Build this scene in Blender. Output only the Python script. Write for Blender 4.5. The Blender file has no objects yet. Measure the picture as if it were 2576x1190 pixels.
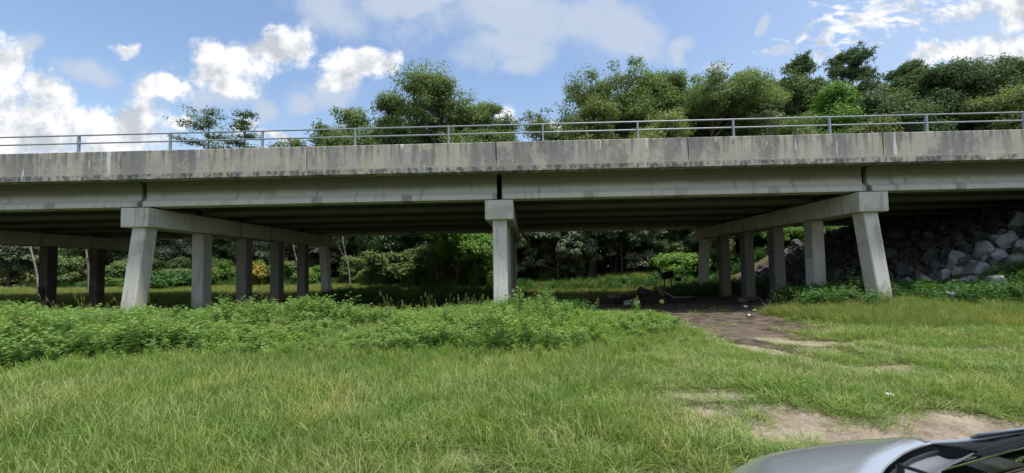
import bpy, bmesh, math, random
import numpy as np
from mathutils import Vector, Matrix, Euler
R = math.radians
SC = bpy.context.scene
COL = SC.collection

# ------------------------------------------------------------------ camera, world, sun, exposure
EYE = 1.55
FPX, PITCH, ROLL, SHY = 968.0, 0.0432, 0.016, 38.23      # focal length and frame offset, in 2576-px units
cam_d = bpy.data.cameras.new("camera")
cam = bpy.data.objects.new("camera", cam_d); COL.objects.link(cam)
cam_d.sensor_fit = 'HORIZONTAL'; cam_d.sensor_width = 36.0
cam_d.lens = 36.0 * FPX / 2576.0
cam_d.shift_y = SHY / 2576.0
cam_d.clip_start = 0.05; cam_d.clip_end = 3000
cam.matrix_world = (Matrix.Translation((0, 0, EYE)) @ Matrix.Rotation(R(90) + PITCH, 4, 'X') @ Matrix.Rotation(-ROLL, 4, 'Z'))
SC.camera = cam
SC.view_settings.view_transform = 'Standard'
try: SC.view_settings.look = 'None'
except Exception: pass
SC.view_settings.exposure = 0.72
SC.view_settings.gamma = 1.0

SUN_EL, SUN_AZ = R(71), R(116)          # azimuth clockwise from +Y: high, to the right along the bridge
sun_d = bpy.data.lights.new("sun", 'SUN'); sun_d.energy = 3.0; sun_d.angle = R(6); sun_d.color = (1.0, 0.95, 0.87)
sun = bpy.data.objects.new("sun", sun_d); COL.objects.link(sun)
sdir = Vector((math.sin(SUN_AZ) * math.cos(SUN_EL), math.cos(SUN_AZ) * math.cos(SUN_EL), math.sin(SUN_EL)))
sun.rotation_euler = sdir.to_track_quat('Z', 'Y').to_euler()

def ray(x, y):
    """direction in the world seen at a point of the photograph (2576 x 1190 units); only used to measure positions"""
    u = x - 1288; v = 595 - (y - SHY)
    cr, sr = math.cos(ROLL), math.sin(ROLL)
    u, v = cr * u + sr * v, -sr * u + cr * v
    a, b = u / FPX, v / FPX
    ct, st = math.cos(PITCH), math.sin(PITCH)
    return np.array([a, ct - st * b, st + ct * b])
def on_ground(x, y, z=0.0):
    r = ray(x, y); t = (z - EYE) / r[2]; return np.array([0, 0, EYE]) + r * t
def at_depth(x, y, Y):
    r = ray(x, y); return np.array([0, 0, EYE]) + r * (Y / r[1])

world = bpy.data.worlds.new("World"); SC.world = world; world.use_nodes = True
def build_world():
    nt = world.node_tree; N = nt.nodes; L = nt.links; N.clear()
    def node(t, **kw):
        n = N.new(t)
        for k, v in kw.items(): setattr(n, k, v)
        return n
    def math_(op, a, b=None, clamp=False):
        n = node('ShaderNodeMath', operation=op); n.use_clamp = clamp
        for i, v in enumerate((a, b)):
            if v is None: continue
            if isinstance(v, (int, float)): n.inputs[i].default_value = v
            else: L.new(v, n.inputs[i])
        return n.outputs[0]
    out = node('ShaderNodeOutputWorld')
    sky = node('ShaderNodeTexSky', sky_type='NISHITA'); sky.sun_disc = False
    sky.sun_elevation = SUN_EL; sky.sun_rotation = SUN_AZ
    sky.air_density = 1.3; sky.dust_density = 0.6; sky.ozone_density = 2.0
    bg = node('ShaderNodeBackground'); bg.inputs[1].default_value = 0.115
    hs = node('ShaderNodeHueSaturation'); hs.inputs['Saturation'].default_value = 1.0; hs.inputs['Hue'].default_value = 0.503
    L.new(sky.outputs[0], hs.inputs['Color']); L.new(hs.outputs[0], bg.inputs[0])
    geo = node('ShaderNodeTexCoord'); sep = node('ShaderNodeSeparateXYZ'); L.new(geo.outputs['Generated'], sep.inputs[0])
    dx, dy, dz = sep.outputs
    dys = math_('MAXIMUM', dy, 0.02)
    u = math_('DIVIDE', dx, dys); v = math_('DIVIDE', dz, dys)
    comb = node('ShaderNodeCombineXYZ'); L.new(u, comb.inputs[0]); L.new(v, comb.inputs[1])
    uv = comb.outputs[0]
    def noise(vec, scale, detail=8, rough=.55, dist=0.0, out='Fac'):
        n = node('ShaderNodeTexNoise'); n.inputs['Scale'].default_value = scale; n.inputs['Detail'].default_value = detail
        n.inputs['Roughness'].default_value = rough; n.inputs['Distortion'].default_value = dist
        L.new(vec, n.inputs['Vector']); return n.outputs[out]
    def warp(vec, scale, amt, detail=4):
        c = noise(vec, scale, detail, .55, out='Color')
        s = node('ShaderNodeVectorMath', operation='SUBTRACT'); L.new(c, s.inputs[0]); s.inputs[1].default_value = (.5, .5, .5)
        m = node('ShaderNodeVectorMath', operation='MULTIPLY'); L.new(s.outputs[0], m.inputs[0]); m.inputs[1].default_value = (amt, amt, 0)
        a = node('ShaderNodeVectorMath', operation='ADD'); L.new(vec, a.inputs[0]); L.new(m.outputs[0], a.inputs[1])
        return a.outputs[0]
    def ellipses(vec, items):
        cur = None
        for (x, y, rx, ry, rot) in items:
            r = ray(x, y); m = node('ShaderNodeMapping', vector_type='TEXTURE')
            m.inputs['Location'].default_value = (r[0] / r[1], r[2] / r[1], 0)
            m.inputs['Rotation'].default_value = (0, 0, R(rot))
            m.inputs['Scale'].default_value = (rx / FPX, ry / FPX, 1)
            L.new(vec, m.inputs[0])
            ln = node('ShaderNodeVectorMath', operation='LENGTH'); L.new(m.outputs[0], ln.inputs[0])
            cur = ln.outputs['Value'] if cur is None else math_('MINIMUM', cur, ln.outputs['Value'])
        return cur
    def smooth(val, a, b):
        n = node('ShaderNodeMapRange', interpolation_type='SMOOTHSTEP'); n.inputs[1].default_value = a; n.inputs[2].default_value = b
        L.new(val, n.inputs[0]); return n.outputs[0]
    # cumulus
    w1 = warp(warp(uv, 3.0, 0.14), 16.0, 0.06)
    cum = ellipses(w1, [(300,330,125,90,0),(70,310,170,110,0),(5,160,70,70,0),(110,225,90,55,-10),(150,290,110,60,0),
                        (600,165,150,70,22),(700,130,80,62,0),(750,115,42,62,-20),(440,232,90,30,-12),(545,135,70,50,0),(575,225,70,34,0),
                        (890,170,100,50,8),(950,160,55,42,0),(850,215,55,38,20),(312,122,38,30,-30),(1275,302,28,34,0),
                        (450,318,42,26,0),(620,330,40,22,0),(2400,140,120,36,12),(2570,30,75,60,0),(2580,125,60,45,0),
                        (700,340,60,14,0),(1385,330,40,30,0)])
    n1 = noise(uv, 9.0, 10, .62); n2 = noise(w1, 34.0, 6, .65)
    d1 = math_('SUBTRACT', 1.14, cum)
    d1 = math_('ADD', d1, math_('MULTIPLY', math_('SUBTRACT', n1, .5), 2.3))
    d1 = math_('ADD', d1, math_('MULTIPLY', math_('SUBTRACT', n2, .5), .65))
    a1 = smooth(d1, -0.06, 0.62)
    # thin veil and small wisps
    w2 = warp(uv, 3.5, 0.16)
    veil = ellipses(w2, [(1330,45,330,105,0),(1270,120,160,60,0),(820,25,120,85,-20),(1590,70,130,85,0),(1060,5,170,45,0),
                         (1720,105,50,28,30),(1700,135,30,36,0),(1912,70,14,26,0),(80,97,52,30,0),(225,185,90,42,-15),(380,215,90,45,0),(600,255,110,40,0),(840,235,70,50,0),
                         (770,272,40,26,20),(680,295,40,40,50),(850,250,30,50,0),(1800,150,40,18,0),(1965,130,50,16,20),
                         (1310,165,60,30,0),(2480,110,120,60,0)])
    n3 = noise(uv, 5.0, 9, .62)
    d2 = math_('SUBTRACT', 1.0, veil)
    d2 = math_('ADD', d2, math_('MULTIPLY', math_('SUBTRACT', n3, .5), 2.6))
    a2 = math_('MULTIPLY', smooth(d2, -0.25, 0.70), .85)
    # rippled high cloud, upper right
    mp = node('ShaderNodeMapping'); mp.inputs['Rotation'].default_value = (0, 0, R(-25)); mp.inputs['Scale'].default_value = (11, 32, 1); L.new(w2, mp.inputs[0])
    n4 = noise(mp.outputs[0], 1.6, 5, .55)
    alto = ellipses(w2, [(2210,50,250,62,14),(2110,105,130,40,20),(2420,5,190,40,10)])
    d3 = math_('ADD', math_('SUBTRACT', 1.05, alto), math_('MULTIPLY', math_('SUBTRACT', n4, .5), 4.6))
    a3 = math_('MULTIPLY', smooth(d3, .10, 1.15), .92)
    front = smooth(dy, 0.03, 0.10)
    # milky sky towards the sun side, and low down
    hz = math_('MULTIPLY', smooth(u, 0.0, 1.5), .42)
    hz = math_('ADD', hz, math_('MULTIPLY', smooth(v, .62, .22), .20))
    # sky outside the photograph's field: broken cloud everywhere else
    gen = geo.outputs['Generated']
    n5 = noise(gen, 2.6, 8, .58)
    a5 = math_('MULTIPLY', smooth(n5, .46, .60), .9)
    up = smooth(dz, .55, .75)
    inv = math_('MAXIMUM', math_('SUBTRACT', 1.0, front), up)
    a5 = math_('MULTIPLY', a5, inv)
    def over(a, b): return math_('SUBTRACT', 1.0, math_('MULTIPLY', math_('SUBTRACT', 1.0, a, True), math_('SUBTRACT', 1.0, b, True)))
    thin = math_('MULTIPLY', over(a2, hz), front)
    thick = over(math_('MULTIPLY', over(a1, a3), front), a5)
    # cumulus body: bright crowns, greyer towards the underside and in the folds
    off = node('ShaderNodeVectorMath', operation='ADD'); L.new(uv, off.inputs[0]); off.inputs[1].default_value = (.028, .045, 0)
    n1b = noise(off.outputs[0], 9.0, 9, .6)
    lit = math_('ADD', math_('MULTIPLY', math_('SUBTRACT', n1, n1b), 4.2), .66)
    lit = math_('SUBTRACT', lit, math_('MULTIPLY', smooth(d1, .40, 1.2), .30))
    lit = math_('MINIMUM', math_('MAXIMUM', lit, 0.0), 1.0)
    cc = node('ShaderNodeMixRGB'); cc.inputs[1].default_value = (.36, .385, .42, 1); cc.inputs[2].default_value = (.66, .66, .67, 1); L.new(lit, cc.inputs[0])
    bgc = node('ShaderNodeBackground'); L.new(cc.outputs[0], bgc.inputs[0]); bgc.inputs[1].default_value = 1.0
    bgv = node('ShaderNodeBackground'); bgv.inputs[0].default_value = (.36, .41, .49, 1); bgv.inputs[1].default_value = 1.0
    m1 = node('ShaderNodeMixShader'); L.new(thin, m1.inputs[0]); L.new(bg.outputs[0], m1.inputs[1]); L.new(bgv.outputs[0], m1.inputs[2])
    m2 = node('ShaderNodeMixShader'); L.new(thick, m2.inputs[0]); L.new(m1.outputs[0], m2.inputs[1]); L.new(bgc.outputs[0], m2.inputs[2])
    L.new(m2.outputs[0], out.inputs['Surface'])
build_world()
try: world.cycles.sampling_method = 'MANUAL'; world.cycles.sample_map_resolution = 512
except Exception: pass
SC.cycles.max_bounces = 7; SC.cycles.diffuse_bounces = 4; SC.cycles.transparent_max_bounces = 16
SC.cycles.use_denoising = True

# ------------------------------------------------------------------ helpers
def tag(o, label=None, cat=None, group=None, kind=None):
    if label: o['label'] = label
    if cat: o['category'] = cat
    if group: o['group'] = group
    if kind: o['kind'] = kind
    return o
def empty(name, loc=(0, 0, 0), rz=0.0, parent=None):
    o = bpy.data.objects.new(name, None); COL.objects.link(o)
    o.location = loc; o.rotation_euler = (0, 0, rz); o.empty_display_size = .2
    if parent: o.parent = parent
    return o
def add_mesh(name, me, mat, parent=None, link=True):
    o = bpy.data.objects.new(name, me)
    if link: COL.objects.link(o)
    for m in (mat if isinstance(mat, (list, tuple)) else [mat]): me.materials.append(m)
    if parent: o.parent = parent
    return o
def quick_mesh(name, V, F, tint=None, smooth=False, attrs=None):
    """mesh from arrays: V (n,3), F (m,3|4) or list of such arrays"""
    me = bpy.data.meshes.new(name)
    V = np.asarray(V, np.float32)
    Fs = F if isinstance(F, list) else [F]
    Fs = [np.asarray(f, np.int32) for f in Fs if len(f)]
    me.vertices.add(len(V)); me.vertices.foreach_set('co', V.ravel())
    loops = np.concatenate([f.ravel() for f in Fs]); tot = np.concatenate([np.full(len(f), f.shape[1], np.int32) for f in Fs])
    start = np.concatenate([[0], np.cumsum(tot)[:-1]]).astype(np.int32)
    me.loops.add(len(loops)); me.loops.foreach_set('vertex_index', loops)
    me.polygons.add(len(tot)); me.polygons.foreach_set('loop_start', start); me.polygons.foreach_set('loop_total', tot)
    if smooth: me.polygons.foreach_set('use_smooth', np.ones(len(tot), bool))
    if tint is not None:
        a = me.attributes.new('tint', 'FLOAT', 'POINT'); a.data.foreach_set('value', np.asarray(tint, np.float32))
    for k, val in (attrs or {}).items():
        a = me.attributes.new(k, 'FLOAT', 'POINT'); a.data.foreach_set('value', np.asarray(val, np.float32))
    me.update(calc_edges=True); me.validate()
    return me
def bm_obj(name, bm, mat, parent=None, smooth=False, bevel=0.0):
    me = bpy.data.meshes.new(name); bmesh.ops.recalc_face_normals(bm, faces=bm.faces[:]); bm.to_mesh(me); bm.free()
    if smooth:
        for p in me.polygons: p.use_smooth = True
    o = add_mesh(name, me, mat, parent)
    if bevel:
        m = o.modifiers.new('bevel', 'BEVEL'); m.width = bevel; m.segments = 2; m.limit_method = 'ANGLE'; m.angle_limit = R(35)
    return o
def bx(bm, x0, x1, y0, y1, z0, z1):
    v = [bm.verts.new(p) for p in ((x0,y0,z0),(x1,y0,z0),(x1,y1,z0),(x0,y1,z0),(x0,y0,z1),(x1,y0,z1),(x1,y1,z1),(x0,y1,z1))]
    for f in ((0,3,2,1),(4,5,6,7),(0,1,5,4),(1,2,6,5),(2,3,7,6),(3,0,4,7)): bm.faces.new([v[i] for i in f])
    return v
def prism_x(bm, prof, x0, x1, cuts=1):
    """closed (y,z) profile extruded along x"""
    rings = [[bm.verts.new((x0 + (x1 - x0) * i / cuts, y, z)) for y, z in prof] for i in range(cuts + 1)]
    n = len(prof)
    for a, b in zip(rings[:-1], rings[1:]):
        for i in range(n): bm.faces.new((a[i], a[(i+1) % n], b[(i+1) % n], b[i]))
    bm.faces.new(rings[0]); bm.faces.new(rings[-1][::-1])
def frustum(bm, c0, c1, hw0, hw1, hd0, hd1, ch=.03):
    """square pile with chamfered corners between two centres"""
    def ring(c, hw, hd):
        return [bm.verts.new((c[0]+sx, c[1]+sy, c[2])) for sx, sy in ((-hw+ch,-hd),(hw-ch,-hd),(hw,-hd+ch),(hw,hd-ch),(hw-ch,hd),(-hw+ch,hd),(-hw,hd-ch),(-hw,-hd+ch))]
    a = ring(c0, hw0, hd0); b = ring(c1, hw1, hd1)
    for i in range(8): bm.faces.new((a[i], a[(i+1)%8], b[(i+1)%8], b[i]))
    bm.faces.new(a[::-1]); bm.faces.new(b)
def tube_arrays(pts, rad, sides=6):
    pts = np.asarray(pts, float); rad = np.broadcast_to(np.asarray(rad, float), (len(pts),))
    t = np.gradient(pts, axis=0); t /= np.linalg.norm(t, axis=1, keepdims=True) + 1e-9
    ref = np.where(np.abs(t[:, 2:3]) > .9, np.array([[1., 0, 0]]), np.array([[0, 0, 1.]]))
    a = np.cross(t, ref); a /= np.linalg.norm(a, axis=1, keepdims=True) + 1e-9
    b = np.cross(t, a)
    ang = np.arange(sides) * 2 * np.pi / sides
    V = (pts[:, None] + rad[:, None, None] * (np.cos(ang)[None, :, None] * a[:, None] + np.sin(ang)[None, :, None] * b[:, None])).reshape(-1, 3)
    F = []
    for i in range(len(pts) - 1):
        for k in range(sides):
            F.append((i*sides+k, i*sides+(k+1) % sides, (i+1)*sides+(k+1) % sides, (i+1)*sides+k))
    return V, np.array(F, np.int32)
class Acc:
    def __init__(s): s.V = []; s.F = []; s.T = []; s.n = 0
    def add(s, V, F, T=None):
        V = np.asarray(V); s.V.append(V); s.F.append(np.asarray(F) + s.n); s.n += len(V)
        s.T.append(np.zeros(len(V)) if T is None else np.broadcast_to(T, (len(V),)))
    def mesh(s, name, smooth=False):
        by = {}
        for f in s.F: by.setdefault(f.shape[1], []).append(f)
        return quick_mesh(name, np.concatenate(s.V), [np.concatenate(v) for v in by.values()], np.concatenate(s.T), smooth)
def vnoise(x, y, scale, seed):
    g = np.random.default_rng(seed).random((64, 64))
    x = np.asarray(x) / scale + 1000; y = np.asarray(y) / scale + 1000
    xi = np.floor(x).astype(int); yi = np.floor(y).astype(int); fx = x - xi; fy = y - yi
    fx = fx*fx*(3-2*fx); fy = fy*fy*(3-2*fy)
    q = lambda i, j: g[(xi+i) % 64, (yi+j) % 64]
    return (q(0,0)*(1-fx)+q(1,0)*fx)*(1-fy)+(q(0,1)*(1-fx)+q(1,1)*fx)*fy
def fbm(x, y, scale, seed, oct=4):
    s = 0; a = .5; tot = 0
    for k in range(oct): s = s + a * vnoise(x, y, scale / 2**k, seed + k); tot += a; a *= .5
    return s / tot
def sstep(x, a, b):
    t = np.clip((np.asarray(x, float) - a) / (b - a), 0, 1); return t*t*(3-2*t)

# ------------------------------------------------------------------ materials
class NT:
    def __init__(s, name):
        s.m = bpy.data.materials.new(name); s.m.use_nodes = True; s.nt = s.m.node_tree; s.nt.nodes.clear()
        s.out = s.nt.nodes.new('ShaderNodeOutputMaterial')
    def n(s, t, **kw):
        n = s.nt.nodes.new(t)
        for k, v in kw.items(): setattr(n, k, v)
        return n
    def l(s, a, b): s.nt.links.new(a, b)
    def val(s, inp, v):
        if hasattr(v, 'is_linked') or hasattr(v, 'node'): s.l(v, inp)
        else: inp.default_value = v
    def math(s, op, a, b=0.0, clamp=False):
        n = s.n('ShaderNodeMath', operation=op); n.use_clamp = clamp; s.val(n.inputs[0], a); s.val(n.inputs[1], b); return n.outputs[0]
    def mix(s, f, a, b, blend='MIX'):
        n = s.n('ShaderNodeMixRGB', blend_type=blend); s.val(n.inputs[0], f)
        for i, c in ((1, a), (2, b)): s.val(n.inputs[i], c if not isinstance(c, tuple) or len(c) == 4 else c + (1,))
        return n.outputs[0]
    def ramp(s, v, a, b, lo=0.0, hi=1.0):
        n = s.n('ShaderNodeMapRange', interpolation_type='SMOOTHSTEP'); s.val(n.inputs[0], v)
        n.inputs[1].default_value = a; n.inputs[2].default_value = b; n.inputs[3].default_value = lo; n.inputs[4].default_value = hi; return n.outputs[0]
    def noise(s, vec, scale, detail=5, rough=.55, out='Fac'):
        n = s.n('ShaderNodeTexNoise'); n.inputs['Scale'].default_value = scale; n.inputs['Detail'].default_value = detail; n.inputs['Roughness'].default_value = rough
        if vec is not None: s.l(vec, n.inputs['Vector'])
        return n.outputs[out]
    def mapping(s, vec, scale=(1,1,1), rot=(0,0,0), loc=(0,0,0)):
        n = s.n('ShaderNodeMapping'); s.l(vec, n.inputs[0]); n.inputs['Scale'].default_value = scale; n.inputs['Rotation'].default_value = rot; n.inputs['Location'].default_value = loc; return n.outputs[0]
    def obj(s): return s.n('ShaderNodeTexCoord').outputs['Object']
    def pos(s): return s.n('ShaderNodeNewGeometry').outputs['Position']
    def attr(s, name): return s.n('ShaderNodeAttribute', attribute_name=name).outputs['Fac']
    def rnd(s): return s.n('ShaderNodeObjectInfo').outputs['Random']
    def sep(s, v): n = s.n('ShaderNodeSeparateXYZ'); s.l(v, n.inputs[0]); return n.outputs
    def bump(s, h, strength=.3, dist=.02):
        n = s.n('ShaderNodeBump'); n.inputs['Strength'].default_value = strength; n.inputs['Distance'].default_value = dist; s.l(h, n.inputs['Height']); return n.outputs[0]
    def princ(s, col, rough=.8, metal=0.0, spec=.3, normal=None, **kw):
        p = s.n('ShaderNodeBsdfPrincipled'); s.val(p.inputs['Base Color'], col if not isinstance(col, tuple) or len(col) == 4 else col + (1,))
        s.val(p.inputs['Roughness'], rough); p.inputs['Metallic'].default_value = metal; p.inputs['Specular IOR Level'].default_value = spec
        for k, v in kw.items(): s.val(p.inputs[k], v)
        if normal is not None: s.l(normal, p.inputs['Normal'])
        return p.outputs[0]
    def done(s, sh): s.l(sh, s.out.inputs['Surface']); return s.m

def leaf_mat(name, dark, light, dry=None, transl=.35, dryness=.12, patch=None, rough=.6):
    t = NT(name); a = t.attr('tint'); r = t.rnd()
    f = t.math('ADD', t.math('MULTIPLY', a, .75), t.math('MULTIPLY', r, .3), True)
    c = t.mix(f, dark, light)
    if dry is not None:
        if patch:
            n = t.noise(t.pos(), patch, 3, .6); g = t.ramp(t.math('ADD', t.math('MULTIPLY', a, .45), t.math('MULTIPLY', n, .8)), 1.0 - dryness - .25, 1.08 - dryness)
        else: g = t.ramp(a, 1 - dryness, 1.0)
        c = t.mix(g, c, dry)
        if patch:
            n2 = t.noise(t.mapping(t.pos(), loc=(31, 7, 0)), 1.1, 4, .6); c = t.mix(t.ramp(n2, .50, .66, 0, .8), c, t.mix(1.0, c, (.72, .86, .74), 'MULTIPLY'))
            n3 = t.noise(t.mapping(t.pos(), loc=(3, 57, 0)), .75, 4, .6); c = t.mix(t.ramp(n3, .52, .66, 0, .7), c, t.mix(1.0, c, (1.25, 1.08, .95), 'MULTIPLY'))
    p = t.princ(c, rough, 0, .25)
    tr = t.n('ShaderNodeBsdfTranslucent'); cc = t.mix(1.0, c, (1.08, 1.2, .65), 'MULTIPLY'); t.l(cc, tr.inputs[0])
    m = t.n('ShaderNodeMixShader'); m.inputs[0].default_value = transl; t.l(p, m.inputs[1]); t.l(tr.outputs[0], m.inputs[2])
    return t.done(m.outputs[0])

def mat_concrete_barrier():
    t = NT('weathered_concrete'); o = t.obj()
    n1 = t.noise(o, .9, 7, .62); n2 = t.noise(o, 4.5, 8, .65); n3 = t.noise(o, 28, 5, .6)
    xyz = t.sep(o)
    c = t.mix(t.ramp(n1, .38, .62), (.385, .37, .345), (.47, .42, .33))          # grey to tan patches
    blot = t.ramp(t.math('ADD', t.math('MULTIPLY', n2, .7), t.math('MULTIPLY', n1, .35)), .50, .60)
    c = t.mix(t.math('MULTIPLY', blot, .75), c, (.50, .48, .43))
    zz = xyz[2]
    st = t.mapping(o, (5.5, 1, .35)); s1 = t.noise(st, 1.0, 5, .6)
    st2 = t.mapping(o, (1.1, 1, .25), loc=(3, 0, 2)); s2 = t.noise(st2, 1.0, 6, .6)
    top = t.ramp(zz, 4.85, 5.62)
    dark = t.math('MULTIPLY', t.ramp(t.math('ADD', s1, t.math('MULTIPLY', t.math('SUBTRACT', n2, .5), .4)), .45, .60), t.math('ADD', t.math('MULTIPLY', top, .8), .2))
    c = t.mix(t.math('MULTIPLY', dark, .68), c, (.11, .11, .115))
    big = t.math('MULTIPLY', t.ramp(t.math('ADD', s2, t.math('MULTIPLY', t.math('SUBTRACT', n2, .5), .35)), .47, .57), .62)
    c = t.mix(big, c, (.185, .185, .185))
    lime = t.mapping(o, (3.6, 1, .55), loc=(7, 0, .4)); l1 = t.noise(lime, 1.25, 4, .5)
    c = t.mix(t.math('MULTIPLY', t.ramp(t.math('ADD', l1, t.math('MULTIPLY', t.math('SUBTRACT', n3, .5), .06)), .655, .69), .8), c, (.72, .73, .74))    # efflorescence runs
    low = t.math('MULTIPLY', t.ramp(zz, 4.83, 4.80), t.ramp(t.noise(t.mapping(o, (3.5, 1, 2.2)), 2.2, 6, .65), .42, .6))
    c = t.mix(t.math('MULTIPLY', low, .8), c, (.07, .07, .075))
    ln = t.math('MULTIPLY', t.ramp(t.math('ABSOLUTE', t.math('SUBTRACT', zz, 4.853)), .022, .010), .55)
    c = t.mix(ln, c, (.44, .41, .36))
    c = t.mix(t.math('MULTIPLY', n3, .25), c, (.14, .14, .14), 'MULTIPLY') if False else c
    return t.done(t.princ(c, .9, 0, .15, t.bump(t.math('ADD', n2, t.math('MULTIPLY', n3, .5)), .25, .02)))
def mat_concrete_girder():
    t = NT('girder_concrete'); o = t.obj(); xyz = t.sep(o)
    n1 = t.noise(o, 1.3, 6, .6); n2 = t.noise(o, 9, 6, .65)
    c = t.mix(n1, (.44, .43, .40), (.58, .57, .53))
    web_shade_algae = t.math('MULTIPLY', t.ramp(t.math('ADD', xyz[2], t.math('MULTIPLY', t.math('SUBTRACT', n1, .5), .2)), 4.13, 4.45), .90)
    c = t.mix(web_shade_algae, c, (.105, .108, .07))  # overhang shade painted up the web, with an algae-green tint
    spk = t.ramp(n2, .60, .70); c = t.mix(t.math('MULTIPLY', spk, .4), c, (.12, .12, .11))
    dr = t.noise(t.mapping(o, (4.5, 1, .3)), 1.0, 5, .62); c = t.mix(t.math('MULTIPLY', t.ramp(dr, .54, .70), .5), c, (.13, .125, .10))
    # damp patches on the lower flange under each slab form tie, every three metres
    ph = t.math('ABSOLUTE', t.math('SUBTRACT', t.math('FRACT', t.math('ADD', t.math('DIVIDE', xyz[0], 3.05), .705)), .5))
    ph = t.math('ADD', ph, t.math('MULTIPLY', t.math('SUBTRACT', n1, .5), .05))
    pm = t.math('MULTIPLY', t.ramp(ph, .068, .050), t.math('MULTIPLY', t.ramp(xyz[2], 4.12, 4.03), t.ramp(t.noise(o, .55, 2, .5), .35, .65, .2, .62)))
    c = t.mix(pm, c, (.10, .10, .09))
    return t.done(t.princ(c, .9, 0, .15, t.bump(n2, .2, .015)))
def mat_concrete_pile(name='pile_concrete', k=1.0):
    t = NT(name); o = t.pos(); xyz = t.sep(o)
    n1 = t.noise(o, 1.6, 6, .6); n2 = t.noise(o, 14, 6, .65)
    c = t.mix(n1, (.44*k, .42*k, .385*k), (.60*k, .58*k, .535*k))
    mud = t.math('MULTIPLY', t.ramp(t.math('ADD', xyz[2], t.math('MULTIPLY', n1, .6)), 1.0, -.1), .75)
    c = t.mix(mud, c, (.23, .15, .09))
    st = t.noise(t.mapping(o, (6, 6, .5)), 1.0, 5, .6); c = t.mix(t.math('MULTIPLY', t.ramp(st, .52, .68), .45), c, (.13, .13, .125))
    bl = t.noise(t.mapping(o, (.7, .7, 1.1)), 1.5, 7, .65); c = t.mix(t.math('MULTIPLY', t.ramp(bl, .52, .60), .30), c, (.22, .20, .17))
    c = t.mix(t.math('MULTIPLY', t.ramp(n2, .58, .72), .35), c, (.14, .14, .13))
    return t.done(t.princ(c, .9, 0, .15, t.bump(n2, .25, .012)))
def mat_simple(name, col, rough=.6, metal=0.0, spec=.3, var=.0, scale=8, **kw):
    t = NT(name); c = col + (1,) if len(col) == 3 else col; nrm = None
    if var:
        n = t.noise(t.obj(), scale, 5, .6); nrm = t.bump(n, .2, .01)
        c = t.mix(n, tuple(x*(1-var) for x in col), tuple(min(1, x*(1+var)) for x in col))
    return t.done(t.princ(c, rough, metal, spec, nrm, **kw))
def mat_rock(name, lo, hi, vein=None):
    t = NT(name); o = t.obj(); r = t.rnd()
    n1 = t.noise(o, 2.2, 7, .65); n2 = t.noise(o, 11, 6, .65)
    c = t.mix(t.ramp(n1, .3, .7), lo, hi)
    c = t.mix(t.math('MULTIPLY', r, .45), c, tuple(x*.55 for x in lo))
    c = t.mix(t.math('MULTIPLY', t.ramp(n2, .55, .7), .5), c, tuple(x*.45 for x in lo))
    if vein: c = t.mix(t.ramp(t.noise(t.mapping(o, (1, 2.2, 1.4)), 1.7, 4, .5), .50, .58), c, vein)
    return t.done(t.princ(c, .85, 0, .25, t.bump(t.math('ADD', n1, t.math('MULTIPLY', n2, .5)), .5, .05)))
def mat_bark(name, lo, hi):
    t = NT(name); o = t.obj(); n = t.noise(t.mapping(o, (6, 6, 1.2)), 2.0, 6, .65)
    return t.done(t.princ(t.mix(t.ramp(n, .35, .65), lo, hi), .9, 0, .1, t.bump(n, .5, .03)))
def mat_ground():
    t = NT('ground_soil'); o = t.pos(); b = t.attr('bare'); tr = t.attr('track')
    n1 = t.noise(o, .35, 6, .6); n2 = t.noise(o, 2.6, 7, .65); n3 = t.noise(o, 17, 6, .65)
    grass = t.mix(n2, (.095, .090, .042), (.215, .185, .105))
    soil = t.mix(t.ramp(t.math('ADD', t.math('MULTIPLY', n2, .6), t.math('MULTIPLY', n3, .4)), .35, .65), (.36, .275, .19), (.66, .555, .42))
    soil = t.mix(t.ramp(t.noise(o, 42, 5, .7), .56, .68, 0, .35), soil, (.20, .155, .115))
    dirt = t.mix(t.ramp(n2, .35, .65), (.065, .050, .039), (.25, .20, .155))
    c = t.mix(t.ramp(t.math('ADD', b, t.math('MULTIPLY', t.math('SUBTRACT', n3, .5), .7)), .32, .62), grass, soil)
    c = t.mix(t.ramp(t.math('ADD', tr, t.math('MULTIPLY', t.math('SUBTRACT', n2, .5), .6)), .35, .65), c, dirt)
    h = t.math('ADD', t.math('MULTIPLY', n3, .5), n2)
    return t.done(t.princ(c, .95, 0, .1, t.bump(t.math('ADD', h, t.noise(o, 38, 5, .7)), 1.0, .07)))
M = {}
M['barrier'] = mat_concrete_barrier(); M['girder'] = mat_concrete_girder(); M['pile'] = mat_concrete_pile(); M['pile_mid'] = mat_concrete_pile('pile_concrete_half_shaded', .72); M['pile_in'] = mat_concrete_pile('pile_concrete_shaded', .33); M['pile_dark'] = mat_concrete_pile('pile_concrete_deep_shaded', .16)  # darker copies put the deepening underdeck shade into the pile colour
M['girder_in'] = mat_simple('shaded_girder_concrete', (.14, .14, .125), .9, var=.3, scale=3)  # inner girder tone has the shade under the deck painted in
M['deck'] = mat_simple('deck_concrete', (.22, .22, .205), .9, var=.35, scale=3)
M['joint'] = mat_simple('joint_filler', (.03, .03, .032), .8)
M['steel'] = mat_simple('galvanised_steel', (.30, .335, .36), .5, .3, .4, var=.2)
M['ground'] = mat_ground()
M['rock'] = mat_rock('riprap_rock', (.07, .07, .072), (.17, .172, .175))  # rock colour darkened to carry the deep shade under the deck
M['pale_rock'] = mat_rock('pale_riprap_rock', (.20, .205, .215), (.42, .425, .435))  # same riprap with daylight put into its colour, for the slope front
M['vein_rock'] = mat_rock('veined_rock', (.05, .055, .065), (.12, .13, .145), (.55, .57, .60))
M['bark'] = mat_bark('bark_brown', (.06, .05, .04), (.16, .135, .11)); M['bark_pale'] = mat_bark('bark_pale', (.17, .155, .135), (.34, .31, .27))
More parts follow.
